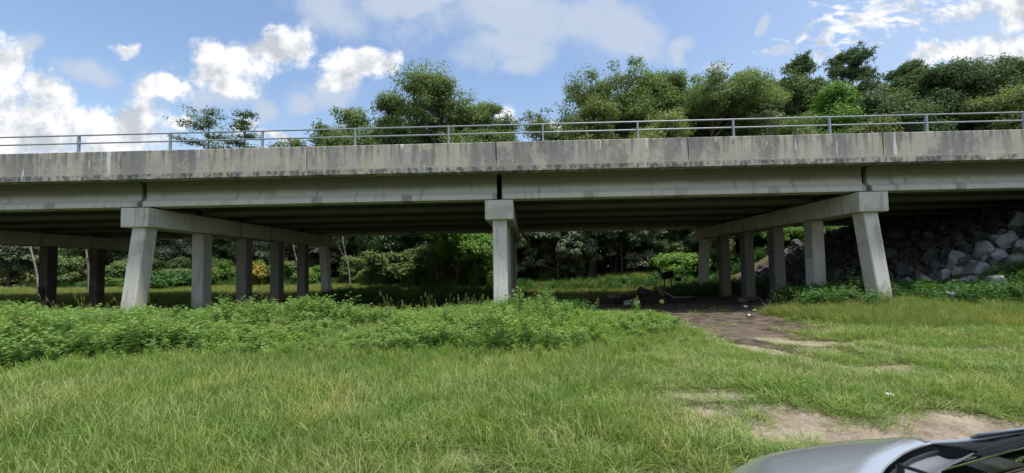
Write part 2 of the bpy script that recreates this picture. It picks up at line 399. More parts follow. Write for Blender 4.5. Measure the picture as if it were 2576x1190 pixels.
M['grass'] = leaf_mat('grass_blades', (.135, .205, .040), (.30, .42, .11), (.48, .46, .23), .33, .12, .8)
M['grass_tall'] = leaf_mat('tall_grass_blades', (.135, .19, .040), (.30, .355, .10), (.40, .36, .15), .35, .12, .5)
M['weed'] = leaf_mat('weed_leaves', (.105, .205, .050), (.27, .42, .12), (.40, .36, .07), .40, .03)
M['weed_fine'] = leaf_mat('fine_weed_leaves', (.115, .24, .035), (.30, .46, .09), (.42, .37, .12), .38, .09)
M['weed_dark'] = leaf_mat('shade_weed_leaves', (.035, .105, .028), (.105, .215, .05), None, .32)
M['leaf_mid'] = leaf_mat('leaf_mid', (.085, .140, .048), (.25, .32, .125), None, .38)
M['leaf_olive'] = leaf_mat('leaf_olive', (.11, .15, .05), (.28, .32, .12), None, .38)
M['leaf_dark'] = leaf_mat('leaf_dark', (.050, .092, .040), (.155, .220, .090), None, .34)
M['leaf_pine'] = leaf_mat('pine_needles', (.060, .105, .055), (.165, .235, .11), None, .28)
M['leaf_bright'] = leaf_mat('leaf_bright', (.075, .17, .03), (.22, .36, .075), None, .35)
M['leaf_pale'] = leaf_mat('leaf_pale', (.115, .145, .085), (.33, .37, .24), None, .3)
M['leaf_yellow'] = leaf_mat('leaf_yellow', (.20, .17, .035), (.42, .33, .07), None, .35)
M['wood_dark'] = mat_simple('charred_wood', (.045, .036, .03), .9, var=.5, scale=5)
M['wood_grey'] = mat_simple('weathered_wood', (.17, .14, .11), .9, var=.4, scale=5)
M['black'] = mat_simple('black_metal', (.018, .018, .02), .5, .3)
M['white'] = mat_simple('white_plastic', (.75, .76, .74), .5)
M['grey_plastic'] = mat_simple('grey_plastic', (.30, .32, .34), .5)
M['yellow'] = mat_simple('yellow_plastic', (.75, .60, .18), .5)
M['patch'] = mat_simple('white_paint_patch', (.50, .51, .52), .8, var=.35, scale=16)
M['graffiti'] = mat_simple('brown_spray_paint', (.085, .05, .04), .8)
M['graffiti_dark'] = mat_simple('dark_spray_paint', (.02, .022, .03), .8)
M['pink'] = mat_simple('pink_blossom', (.55, .34, .48), .7)

# ------------------------------------------------------------------ terrain
def hgt(X, Y):
    X = np.asarray(X, float); Y = np.asarray(Y, float)
    h = .10 * (fbm(X, Y, 5.0, 3) - .5) + .05 * (fbm(X, Y, 1.1, 8, 3) - .5)
    h = h - .15 * sstep(-Y, -4.2, -1.6)
    left = sstep(-X, -2, 5)
    h = h - (.22 + .45 * left) * sstep(Y, 13.5, 16.5) * (1 - sstep(Y, 21.5, 25.5))
    h = h + .55 * sstep(X, 4, 11) * sstep(Y, 27, 33) * (1 - sstep(X, 20, 26))
    mid = sstep(X, -3, 1) * (1 - sstep(X, 9, 13))
    h = h - .32 * mid * sstep(Y, 20, 23) * (1 - sstep(Y, 27.8, 31)) + .25 * sstep(Y, 24 + 4*mid, 34)
    h = h + .10 * sstep(-X, 2, 10) * sstep(Y, 8, 12) * (1 - sstep(Y, 13, 15))
    # bank of the road beyond the last bent: the slope under the deck end, wrapping out on both sides
    e1 = .57 * (X - 14.7 + .5 * (fbm(X, Y, 3.5, 21) - .5))
    e2 = .50 * (Y - 7.0); e3 = .50 * (33.5 - Y)
    e = np.minimum(np.minimum(e1, e2), np.minimum(e3, 4.55))
    e = np.maximum(e, 0); e = np.where(e < .5, e * e, e - .25)
    h = h + e + .30 * sstep(X, 7, 12) * sstep(Y, 9, 12) * (1 - sstep(Y, 15, 19))
    # same bank far off on the left end of the bridge
    l1 = np.minimum(np.minimum(.57 * (-44 - X), .5 * (Y - 7.0)), np.minimum(.5 * (33.5 - Y), 4.55))
    return h + np.maximum(l1, 0)
def ell(X, Y, cx, cy, rx, ry, rot=0):
    c, s = math.cos(R(rot)), math.sin(R(rot)); dx = X - cx; dy = Y - cy
    return np.sqrt(((dx*c + dy*s) / rx)**2 + ((-dx*s + dy*c) / ry)**2)
def bare_mask(X, Y):
    w = .9 * (fbm(X, Y, .9, 40) - .5) + .5 * (fbm(X, Y, .25, 44) - .5)
    m = np.zeros_like(np.asarray(X, float))
    for (cx, cy, rx, ry, rot) in ((2.12,4.15,.40,.20,0),(2.95,4.0,.50,.30,-12),(2.6,3.75,.3,.15,20),(2.45,3.62,.42,.26,0),(3.9,3.55,.75,.36,8),(3.3,3.25,.5,.2,0),(4.7,3.4,.5,.3,10),
                                  (2.4,4.75,.55,.18,0),(5.35,5.8,.75,.17,-8),(6.2,7.5,.9,.2,-15),(4.75,9.2,1.2,.35,-55),(6.2,10.4,1.3,.9,-15),(5.3,9.2,.8,.9,0),(4.8,11.2,.5,1.0,20),(7.2,11.3,.8,.4,0),(.1,2.95,.38,.22,0),(-.35,3.4,.25,.12,0),(1.35,4.5,.35,.12,0),(4.4,7.3,.16,1.6,28),(1.0,3.0,.3,.14,0)):
        m = np.maximum(m, 1 - sstep(ell(X, Y, cx, cy, rx*1.45, ry*1.4, rot) + 1.3*w, .5, 1.05))
    return m
def track_mask(X, Y):
    w = 1.0 * (fbm(X, Y, 2.0, 50) - .5)
    u = (1 - sstep(np.abs(Y - 18.0) + w * 2, 4.2, 6.4)) * sstep(X + w * 3, -9.5, -5) * (1 - sstep(X + w, 14.0, 15.5))
    c = np.maximum.reduce([1 - sstep(ell(X, Y, *e) + .6*w, .75, 1.1) for e in ((6.3, 13.2, 2.6, 1.8), (6.0, 11.0, 1.75, 2.0), (5.4, 9.3, 1.0, 1.5), (4.7, 7.7, .32, 1.3, 8), (5.6, 7.4, .2, 1.2, 20))])
    d = sstep(Y + w * 2, 13.4, 14.6) * (1 - sstep(Y + w * 2, 22.0, 24.0)) * .85
    b = sstep(X, 14.5, 15.5) * sstep(Y, 11.5, 12.5) * (1 - sstep(Y, 27, 28))
    return np.maximum(np.maximum(u, c), np.maximum(d, b))
def sandy_far(X, Y):
    w = .8 * (fbm(X, Y, 1.3, 60) - .5)
    return np.maximum(1 - sstep(ell(X, Y, 5.6, 27.0, 3.4, 1.0, 4) + w, .6, 1.05), 1 - sstep(ell(X, Y, -16.5, 26.2, 5.0, .8, 0) + w, .6, 1.05))
def build_ground():
    fx = np.concatenate([-np.geomspace(700, 34, 26), np.arange(-33, -14, .5), np.arange(-14, 14, .16), np.arange(14, 33, .3), np.geomspace(33.5, 700, 26)])
    fy = np.concatenate([-np.geomspace(400, 6.5, 16), np.arange(-6, 1.5, .5), np.arange(1.5, 14, .14), np.arange(14, 38, .3), np.geomspace(38.5, 900, 28)])
    X, Y = np.meshgrid(fx, fy); Z = hgt(X, Y)
    bare = np.maximum(bare_mask(X, Y), sandy_far(X, Y)); tr = track_mask(X, Y) * (1 - .9 * sandy_far(X, Y)) * (1 - .85 * bare_mask(X, Y) * (1 - .75 * sstep(Y, 8.0, 8.6))) * (1 - .25 * sstep(-Y, -12.5, -9.5))  # track lightened out from the deck edge: sunlight put into the dirt colour
    Z = Z - .02 * bare
    V = np.stack([X, Y, Z], -1).reshape(-1, 3); ny, nx = X.shape
    i = np.arange((ny-1)*(nx-1)); a = (i // (nx-1)) * nx + i % (nx-1)
    me = quick_mesh('ground', V, np.stack([a, a+1, a+nx+1, a+nx], 1), smooth=True, attrs={'bare': bare.ravel(), 'track': tr.ravel()})
    tag(add_mesh('ground', me, M['ground']), kind='structure')
build_ground()

# ------------------------------------------------------------------ the bridge
S = 12.2; YF = 12.14; XC0 = -.58; X0 = -.62; SKEW = .0241
bridge = empty('road_bridge', (0, 0, 0))
bridge.rotation_euler = (0, -0.0033, -0.0147)
tag(bridge, 'long grey weathered concrete road bridge on square piles crossing the whole view', 'bridge')
BX0, BX1 = XC0 - 3.7 * S, XC0 + 2 * S
def build_bridge():
    bm = bmesh.new()
    prism_x(bm, [(YF-.02,4.66),(YF-.02,4.842),(YF+.03,4.846),(YF+.03,5.02),(25.9,5.02),(25.9,4.66),(25.75,4.66),(25.0,4.775),(13.1,4.775),(12.45,4.70),(12.30,4.66)], BX0, BX1 + 6, 1)
    bm_obj('deck_slab', bm, M['barrier'], bridge)
    bm = bmesh.new(); prism_x(bm, [(12.5,5.024),(12.5,5.07),(25.4,5.07),(25.4,5.024)], BX0, BX1 + 6, 1); bm_obj('asphalt', bm, mat_simple('asphalt', (.05,.05,.052), .9, var=.3), bridge)
    # parapets, in 6.1 m panels with open joints
    k0 = int(math.floor((BX0 - X0) / (S/2)))
    for k in range(k0, 5):
        xa, xb = X0 + k*S/2 + .018, X0 + (k+1)*S/2 - .018
        bm = bmesh.new(); prism_x(bm, [(YF,4.853),(YF,5.585),(YF+.015,5.60),(YF+.235,5.60),(YF+.25,5.585),(YF+.29,5.18),(YF+.42,5.075),(YF+.42,4.853)] , xa, xb, 1)
        bm_obj('parapet_panel', bm, M['barrier'], bridge)
        bm = bmesh.new(); prism_x(bm, [(25.92,4.853),(25.92,5.60),(25.67,5.60),(25.5,5.075),(25.5,4.853)], xa, xb, 1)
        bm_obj('parapet_panel', bm, M['barrier'], bridge)
        bm = bmesh.new(); bx(bm, xb - .002, xb + .038, YF + .04, YF + .2, 4.86, 5.56); bm_obj('joint_filler', bm, M['joint'], bridge)
    # steel railing: two pipes on posts
    ra = Acc(); ln = np.linspace(BX0, BX1, 2)
    for z in (6.19, 5.925):
        rr = empty('railing', parent=None) if False else None
        V, F = tube_arrays([(BX0, YF+.13, z), (BX1, YF+.13, z)], .024, 10); o = add_mesh('rail', quick_mesh('rail', V, F, smooth=True), M['steel'], bridge)
    x = X0 - 13 * S / 4 - .62
    post_me = None
    for k in range(-15, 11):
        xx = X0 + .0 + k * S/4 - 1.53 + (.0)
        if xx < BX0 or xx > BX1: continue
        bm = bmesh.new(); bx(bm, -.024, .024, -.035, .035, 5.60, 6.17); bx(bm, -.07, .07, -.085, .085, 5.60, 5.616)
        o = bm_obj('railing_post', bm, M['steel'], bridge); o.location = (xx, YF + .13, 0)
    # girders: six I-beams per span
    def iprof(yc, z0):
        h = [(-.2285,0),(.2285,0),(.2285,.152),(.076,.304),(.076,.76),(.152,.838),(.152,.902),(-.152,.902),(-.152,.838),(-.076,.76),(-.076,.304),(-.2285,.152)]
        return [(yc + a, z0 + b) for a, b in h]
    gy = [12.99 + i * 2.356 for i in range(6)]
    for k in range(-4, 2):
        for y in gy:
            sk = SKEW * (y - 12.6)
            xa = max(XC0 + k*S + .085 + sk, BX0); xb = XC0 + (k+1)*S - .085 + sk
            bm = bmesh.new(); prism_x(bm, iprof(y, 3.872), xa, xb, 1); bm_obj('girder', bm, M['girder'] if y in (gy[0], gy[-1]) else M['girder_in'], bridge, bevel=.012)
        if k > -4:
            sk = SKEW * (gy[0] - 12.6)
            for j in range(5):
                y0, y1 = gy[j] + .09, gy[j+1] - .09; sk = SKEW * ((y0+y1)/2 - 12.6)
                for xx in (XC0 + k*S + .22 + sk, XC0 + k*S - .42 + sk):
                    bm = bmesh.new(); bx(bm, xx, xx + .2, y0, y1, 4.05, 4.77); bm_obj('diaphragm', bm, M['girder_in'], bridge)
    # small form-tie bosses under the overhang
    for k in range(-16, 9):
        bm = bmesh.new(); bmesh.ops.create_uvsphere(bm, u_segments=10, v_segments=6, radius=.5, matrix=Matrix.Translation((X0 + k*3.05 - .75, 12.40, 4.685)) @ Matrix.Diagonal((.17, .09, .05, 1)))
        bm_obj('form_tie', bm, M['pile'], bridge, smooth=True)
    # pile bents
    for k in range(-3, 2):
        xc = XC0 + k * S
        cap = empty('pile_cap', parent=None) if False else None
        bm = bmesh.new()
        v = bx(bm, xc - .47, xc + .47, 12.60, 24.92, 3.17, 3.822)
        for q in v:
            q.co.x += SKEW * (q.co.y - 12.6)
        cap = bm_obj('bent_cap', bm, M['pile'], bridge, bevel=.03)
        for j, y in enumerate(gy):     # bearing pads
            bm = bmesh.new(); sk = SKEW * (y - 12.6)
            for s in (-1, 1): bx(bm, xc + sk + s*.27 - .12, xc + sk + s*.27 + .12, y - .2, y + .2, 3.824, 3.870)
            bm_obj('bearing_pad', bm, M['joint'], cap)
        for j in range(6):
            yt = 12.98 + j * 2.33; sk = SKEW * (yt - 12.6); bat = -.125 if j == 0 else (.125 if j == 5 else 0.0)
            z0 = -1.2; yb = yt + bat * (3.17 - z0); hw = .235
            bm = bmesh.new(); frustum(bm, (xc + sk, yb, z0), (xc + sk, yt, 3.175), hw, hw, hw, hw, .028)
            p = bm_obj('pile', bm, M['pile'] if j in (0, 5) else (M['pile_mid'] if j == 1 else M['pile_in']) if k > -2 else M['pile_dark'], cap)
            pm = None
            if k == 1 and j == 1:
                bm = bmesh.new(); bx(bm, xc + sk - hw - .004, xc + sk - hw + .01, yt - .2, yt + .2, .62, 1.72); bm_obj('paint_patch', bm, M['patch'], cap)
            if k == 1 and j == 2:
                strokes = [[(-.14,2.30),(-.10,2.42),(.02,2.46),(.12,2.40),(.12,2.28),(.0,2.14),(-.14,2.0),(.16,2.02)],
                           [(-.12,1.62),(.0,1.32),(.14,1.66)],[(.0,1.32),(-.06,1.08)],
                           [(.12,.92),(-.02,1.0),(-.13,.9),(-.12,.76),(.0,.68),(.12,.76),(.12,.95)],[(.12,.8),(.08,.55),(-.1,.48)]]
                acc = Acc()
                for st in strokes:
                    V, F = tube_arrays([(xc + sk - hw - .001, yt + a, b) for a, b in st], .022, 5); acc.add(V, F)
                add_mesh('graffiti', acc.mesh('graffiti'), M['graffiti'], cap)
            if k == -1 and j == 2:
                st = [[(-.1,.9),(.1,1.15),(-.05,1.4),(.1,1.6)],[(-.12,.5),(.12,.75),(0,.3)]]
                acc = Acc()
                for s_ in st:
                    V, F = tube_arrays([(xc + sk + hw + .001, yt + a, b) for a, b in s_], .02, 5); acc.add(V, F)
                add_mesh('graffiti', acc.mesh('graffiti'), M['graffiti_dark'], cap)
            if k == -2 and j in (2, 3):
                acc = Acc(); rg = random.Random(j)
                for q in range(5):
                    V, F = tube_arrays([(xc + sk - .2 + .1*rg.uniform(0,4), yt - hw - .001, .3 + rg.uniform(0, .9)) for _ in range(4)], .03, 5); acc.add(V, F)
                add_mesh('graffiti', acc.mesh('graffiti'), M['graffiti_dark'] if j == 2 else M['graffiti'], cap)
    bm = bmesh.new(); bx(bm, BX1 - .4, BX1 + .6, 12.4, 25.6, 2.5, 4.66); bm_obj('abutment', bm, M['pile'], bridge)
build_bridge()

# ------------------------------------------------------------------ vegetation generators
def unit(a): return a / (np.linalg.norm(a, axis=-1, keepdims=True) + 1e-9)
def leaves(rng, P, Nrm, length, width, droop=.0):
    """rhombic leaves at points P, facing roughly Nrm"""
    n = len(P)
    N_ = unit(Nrm + rng.normal(0, .55, (n, 3)))
    a = unit(np.cross(N_, rng.normal(0, 1, (n, 3)))); a[:, 2] -= droop; a = unit(a)
    b = unit(np.cross(N_, a))
    L = length * rng.uniform(.65, 1.35, (n, 1)); W = width * rng.uniform(.65, 1.35, (n, 1))
    V = np.stack([P - a*L*.5, P + b*W*.5 + N_*W*.12, P + a*L*.5, P - b*W*.5 + N_*W*.12], 1).reshape(-1, 3)
    F = np.arange(4*n).reshape(-1, 4)
    return V, F
def gen_tree(seed, H, lobes, clump_r=.75, clumps=60, per=90, leaf=(.24, .13), trunk_r=.22, flat=.65, needle=False, droop=0.0, fill=.55, lean=(0, 0), trunk_top=.75, skirt=.25):
    """lobes: (x, y, z, rx, ry, rz, weight) -> trunk mesh arrays and crown mesh arrays"""
    rng = np.random.default_rng(seed)
    T = Acc(); Lf = Acc()
    top = H * trunk_top; k = 7
    zs = np.linspace(-.3, top, k); wob = np.cumsum(rng.normal(0, .02 * H / 8, (k, 2)), 0); wob[0] = 0
    tr = np.stack([wob[:, 0] + lean[0]*zs/H, wob[:, 1] + lean[1]*zs/H, zs], 1)
    T.add(*tube_arrays(tr, trunk_r * np.linspace(1.15, .35, k), 8))
    wt = np.array([l[6] for l in lobes], float); cnt = np.maximum(3, np.round(clumps * wt / wt.sum())).astype(int)
    for (lx, ly, lz, rx, ry, rz, w), nc in zip(lobes, cnt):
        c = np.array([lx, ly, lz]); hd = math.hypot(lx, ly)
        zb = np.clip(lz - rz*.6 - hd*.45, H*.18, top)
        s0 = np.array([np.interp(zb, zs, tr[:, 0]), np.interp(zb, zs, tr[:, 1]), zb])
        mid = (s0 + c) / 2 + rng.normal(0, .15 + .04*hd, 3) + np.array([0, 0, .12*hd])
        tt = np.linspace(0, 1, 6)[:, None]; limb = (1-tt)**2*s0 + 2*tt*(1-tt)*mid + tt**2*c
        T.add(*tube_arrays(limb, trunk_r * np.linspace(.5, .16, 6), 6))
        d = unit(rng.normal(0, 1, (nc, 3))); d[:, 2] = np.where(d[:, 2] < -skirt, -d[:, 2]*.7, d[:, 2]); d = unit(d)
        rad = rng.uniform(fill, 1.0, (nc, 1))
        C = c + d * rad * np.array([rx, ry, rz])
        for ci, di in zip(C, d):
            q = limb[rng.integers(2, 6)]
            m2 = (q + ci)/2 + rng.normal(0, .12, 3)
            br = (1-tt[::2])**2*q + 2*tt[::2]*(1-tt[::2])*m2 + tt[::2]**2*ci
            T.add(*tube_arrays(br, trunk_r * np.linspace(.13, .04, 3), 4))
            cr = clump_r * rng.uniform(.6, 1.3); n = int(per * rng.uniform(.6, 1.3))
            ct = rng.uniform(0, .5)
            if needle:
                dd = unit(rng.normal(0, 1, (n, 3)) + np.array([0, 0, .35])); tuft = ci + rng.normal(0, cr*.42, (max(3, n//14), 3)) * np.array([1, 1, .6])
                base = tuft[rng.integers(0, len(tuft), n)]; ln = leaf[0] * rng.uniform(.7, 1.3, (n, 1)); b = unit(np.cross(dd, rng.normal(0, 1, (n, 3)))) * leaf[1]/2
                V = np.stack([base - b*.5, base + b*.5, base + dd*ln + b, base + dd*ln - b], 1).reshape(-1, 3); F = np.arange(4*n).reshape(-1, 4)
                Lf.add(V, F, np.repeat(np.clip(ct + rng.uniform(0, .6, n), 0, 1), 4))
            else:
                off = rng.normal(0, 1, (n, 3)); off = unit(off) * (rng.random((n, 1))**.45)
                P = ci + off * cr * np.array([1, 1, flat]); P[:, 2] -= droop * cr * (off[:, 0]**2 + off[:, 1]**2)
                V, F = leaves(rng, P, off*.7 + di*.4 + np.array([0, 0, .6]), leaf[0], leaf[1], droop)
                Lf.add(V, F, np.repeat(np.clip(ct + rng.uniform(0, .5, n), 0, 1), 4))
    return T, Lf
def put_tree(name, loc, T, Lf, leafm, barkm, label, cat='tree', group=None, rz=0.0, rdef=None):
    t = empty(name, loc, rz); tag(t, label, cat, group)
    add_mesh('trunk', T.mesh('trunk', True), barkm, t); add_mesh('crown', Lf.mesh('crown'), leafm, t)
    return t
def copy_thing(root, loc, rz, sc=(1, 1, 1), label=None, group=None):
    r = root.copy(); COL.objects.link(r); r.location = loc; r.rotation_euler = (0, 0, rz); r.scale = sc
    if label: r['label'] = label
    if group: r['group'] = group
    for ch in root.children:
        c = ch.copy(); COL.objects.link(c); c.parent = r
    return r

# trees that stand above the railing.  Each row: photo-derived centre x, top y, width (2576 units), depth in metres
def lobes_for(rng, H, W, base, n, spread=.55):
    """a main rounded mass plus uneven side lobes"""
    hh = (H-base)/2; out = [(0, 0, H - hh*.62, W*.27, W*.27, hh*.6, 1.6)]
    for i in range(n):
        a = i*2.4 + rng.uniform(-.5, .5); zf = rng.uniform(-.85, .82); rr = math.sqrt(max(.1, 1 - (zf if zf > 0 else zf*.7)**2))*rng.uniform(.45, .78)
        s = rng.uniform(.17, .27)*W
        out.append((W*.5*rr*math.cos(a), W*.5*rr*math.sin(a)*.8, base + hh + hh*zf, s, s, min(s*.85, hh*.5), (s/W*4)**2))
    return out
SKY = [
 # kind, x, top, width, depth, label, leaf
 ('flat', 520, 281, 215, 36, 'sparse flat-topped tree with dark tiered branches above the railing, leftmost of the skyline', 'leaf_dark'),
 ('flat', 615, 283, 120, 35, 'small tiered thin tree beside the leftmost flat-topped tree above the railing', 'leaf_dark'),
 ('wisp', 715, 328, 120, 37, 'low thin tree barely topping the rails right of the two tiered trees', 'leaf_mid'),
 ('wisp', 812, 279, 85, 36, 'thin see-through tree standing just left of the dense tree clump', 'leaf_mid'),
 ('oak', 905, 262, 150, 37, 'shorter bushy tree at the left end of the dense central tree clump', 'leaf_mid'),
 ('oak', 985, 238, 120, 40, 'medium rounded tree between the bushy left tree and the tall central tree', 'leaf_mid'),
 ('oak', 1110, 186, 225, 39, 'tall loose-crowned tree in the centre, highest of the clump left of the sky gap', 'leaf_mid'),
 ('oak', 1215, 235, 100, 41, 'slim tree on the right shoulder of the tall central tree', 'leaf_mid'),
 ('oak', 1225, 300, 130, 34, 'low rounded tree at the foot of the tall central tree beside the sky gap', 'leaf_mid'),
 ('wisp', 1372, 262, 150, 37, 'thin tree just right of the sky gap with sky showing through', 'leaf_mid'),
 ('oak', 1475, 252, 150, 34, 'yellowish olive rounded tree in front of the tall trees right of the sky gap', 'leaf_olive'),
 ('oak', 1545, 180, 215, 40, 'tall rounded tree, first of the tall row right of the sky gap', 'leaf_mid'),
 ('oak', 1640, 285, 150, 35, 'low green tree in front between the first and second tall rounded trees', 'leaf_olive'),
 ('oak', 1655, 184, 150, 43, 'narrow dark tree squeezed between two tall rounded trees', 'leaf_dark'),
 ('oak', 1785, 156, 240, 39, 'largest broad rounded tree of the row with sky holes low in its crown', 'leaf_mid'),
 ('oak', 1885, 156, 120, 41, 'rounded tree leaning on the right side of the largest broad tree', 'leaf_mid'),
 ('wisp', 1935, 240, 110, 37, 'greyish half-bare tree between the largest broad tree and the pines', 'leaf_pale'),
 ('pine', 2010, 143, 105, 42, 'left one of the two tallest pines with tufted crown', 'leaf_pine'),
 ('pine', 2140, 128, 140, 42, 'tallest pine with broad tufted crown on the right skyline', 'leaf_pine'),
 ('oak', 2075, 200, 110, 37, 'bright green tree in front of and between the two tallest pines', 'leaf_bright'),
 ('oak', 2030, 275, 170, 34, 'low bushy tree filling below the two tallest pines', 'leaf_mid'),
 ('pine', 2285, 163, 125, 43, 'open dark pine right of the tallest pines, left of the big right-hand tree', 'leaf_pine'),
 ('oak', 2235, 225, 165, 36, 'dark leafy tree standing below the open dark pine', 'leaf_dark'),
 ('oak', 2200, 290, 110, 33, 'low yellow-green tree behind the rail right of the tallest pine', 'leaf_olive'),
 ('oak', 2415, 138, 160, 39, 'big dark spreading tree near the right edge of the skyline', 'leaf_dark'),
 ('oak', 2545, 138, 150, 40, 'dark rounded tree at the far right edge of the picture', 'leaf_dark'),
 ('oak', 1712, 172, 170, 42, 'rounded green tree closing the dip left of the largest broad tree', 'leaf_mid'),
 ('oak', 1955, 166, 150, 44, 'mid-green tree between the largest broad tree and the left tall pine', 'leaf_mid'),
 ('oak', 2085, 185, 130, 45, 'dull green tree showing between the crowns of the two tallest pines', 'leaf_dark'),
 ('oak', 2205, 178, 150, 44, 'mid-green tree right behind the tallest pine on its right side', 'leaf_mid'),
 ('oak', 2345, 170, 130, 44, 'mid-green tree between the open dark pine and the big dark right-hand tree', 'leaf_mid'),
 ('oak', 2540, 200, 150, 35, 'paler green tree in front of the dark tree at the right edge', 'leaf_olive'),
]
def build_skyline():
    for i, (kind, px, py, pw, Y, label, lm) in enumerate(SKY):
        p = at_depth(px, py, Y); g = float(hgt(p[0], Y)); H = p[2] - g; W = pw / FPX * Y; rng = np.random.default_rng(900 + i)
        bark = M['bark']
        if kind == 'oak':
            W *= 1.42 if px > 1400 else 1.2; base = H * rng.uniform(.14, .24); lob = lobes_for(rng, H - .3, W, base, 18)
            nl = int(np.clip(W * (H-base) * 4.6, 150, 560))
            T, Lf = gen_tree(100+i, H, lob, clump_r=.92, clumps=nl, per=100, leaf=(.22, .13), trunk_r=.10+.008*H, flat=.72, fill=.35)
        elif kind == 'wisp':
            base = H * .35; lob = lobes_for(rng, H - .2, W, base, 12)
            T, Lf = gen_tree(100+i, H, lob, clump_r=.55, clumps=130, per=40, leaf=(.22, .12), trunk_r=.12, flat=.6, fill=.35)
            bark = M['bark_pale'] if lm == 'leaf_pale' else M['bark']
        elif kind == 'flat':
            lob = []
            for t in range(13):
                z = H - .25 - t * H * .042; q = W*.5*min(1, .25 + t*.10)*rng.uniform(.35, .8)*(1 if t else 0)
                a = t*2.4 + rng.uniform(-.4, .4); r = W*rng.uniform(.18, .28); lob.append((math.cos(a)*q, math.sin(a)*q*.7, z, r, r, .32, 1.0))
            T, Lf = gen_tree(100+i, H, lob, clump_r=.8, clumps=int(110 + W*16), per=30, leaf=(.20, .10), trunk_r=.15, flat=.30, fill=.2, trunk_top=.93)
        else:
            lob = []
            for t in range(16):
                z = H - .7 - .40*H*(t/16)*rng.uniform(.8, 1.1); a = t*2.4 + rng.uniform(-.4, .4); r = W*.5*min(1, .3 + .08*t)*rng.uniform(.5, .85)*(1 if t else 0)
                lob.append((r*math.cos(a), r*math.sin(a), z, W*.21, W*.21, W*.16, 1.0))
            T, Lf = gen_tree(100+i, H, lob, clump_r=.7, clumps=190, per=120, leaf=(.34, .075), trunk_r=.2, needle=True, fill=.3, trunk_top=.9)
        put_tree({'oak': 'broadleaf_tree', 'wisp': 'thin_tree', 'flat': 'flat_topped_tree', 'pine': 'pine_tree'}[kind], (p[0], Y, g), T, Lf, M[lm], bark, label, 'pine' if kind == 'pine' else 'tree', 'trees rising behind the bridge')
build_skyline()
def build_fillers():
    rng = np.random.default_rng(41); protos = []
    for i, lm in enumerate(('leaf_mid', 'leaf_dark')):
        lob = lobes_for(rng, 17.0, 9.0, 3.0, 20); T, Lf = gen_tree(270+i, 17.3, lob, clump_r=.95, clumps=540, per=95, leaf=(.27, .15), trunk_r=.20, flat=.72, fill=.3)
        protos.append((T.mesh('trunk', True), Lf.mesh('crown'), M[lm])); 
    first = {}; q = 0
    xs = list(range(870, 1235, 72)) + list(range(1375, 2640, 66))
    for px in xs:
        Y = rng.uniform(43.5, 47); top = (300 if px < 1300 else (285 if px < 1450 else (245 if px < 1600 else 222))) + rng.uniform(-22, 30); p = at_depth(px, top, Y); g = float(hgt(p[0], Y)); k = q % 2; q += 1; s = (p[2]-g)/17.0
        if k not in first:
            t = empty('background_tree', (p[0], Y, g), rng.uniform(0, 6.28)); t.scale = (1, 1, s); add_mesh('trunk', protos[k][0], M['bark'], t); add_mesh('crown', protos[k][1], protos[k][2], t); first[k] = t
            tag(t, 'lower broadleaf tree filling the row behind the taller skyline trees' if k == 0 else 'dark lower broadleaf tree filling the row behind the taller skyline trees', 'tree', 'lower trees behind the skyline row' if k == 0 else 'dark lower trees behind the skyline row')
        else: copy_thing(first[k], (p[0], Y, g), rng.uniform(0, 6.28), (rng.uniform(.85, 1.05), rng.uniform(.85, 1.05), s))
build_fillers()

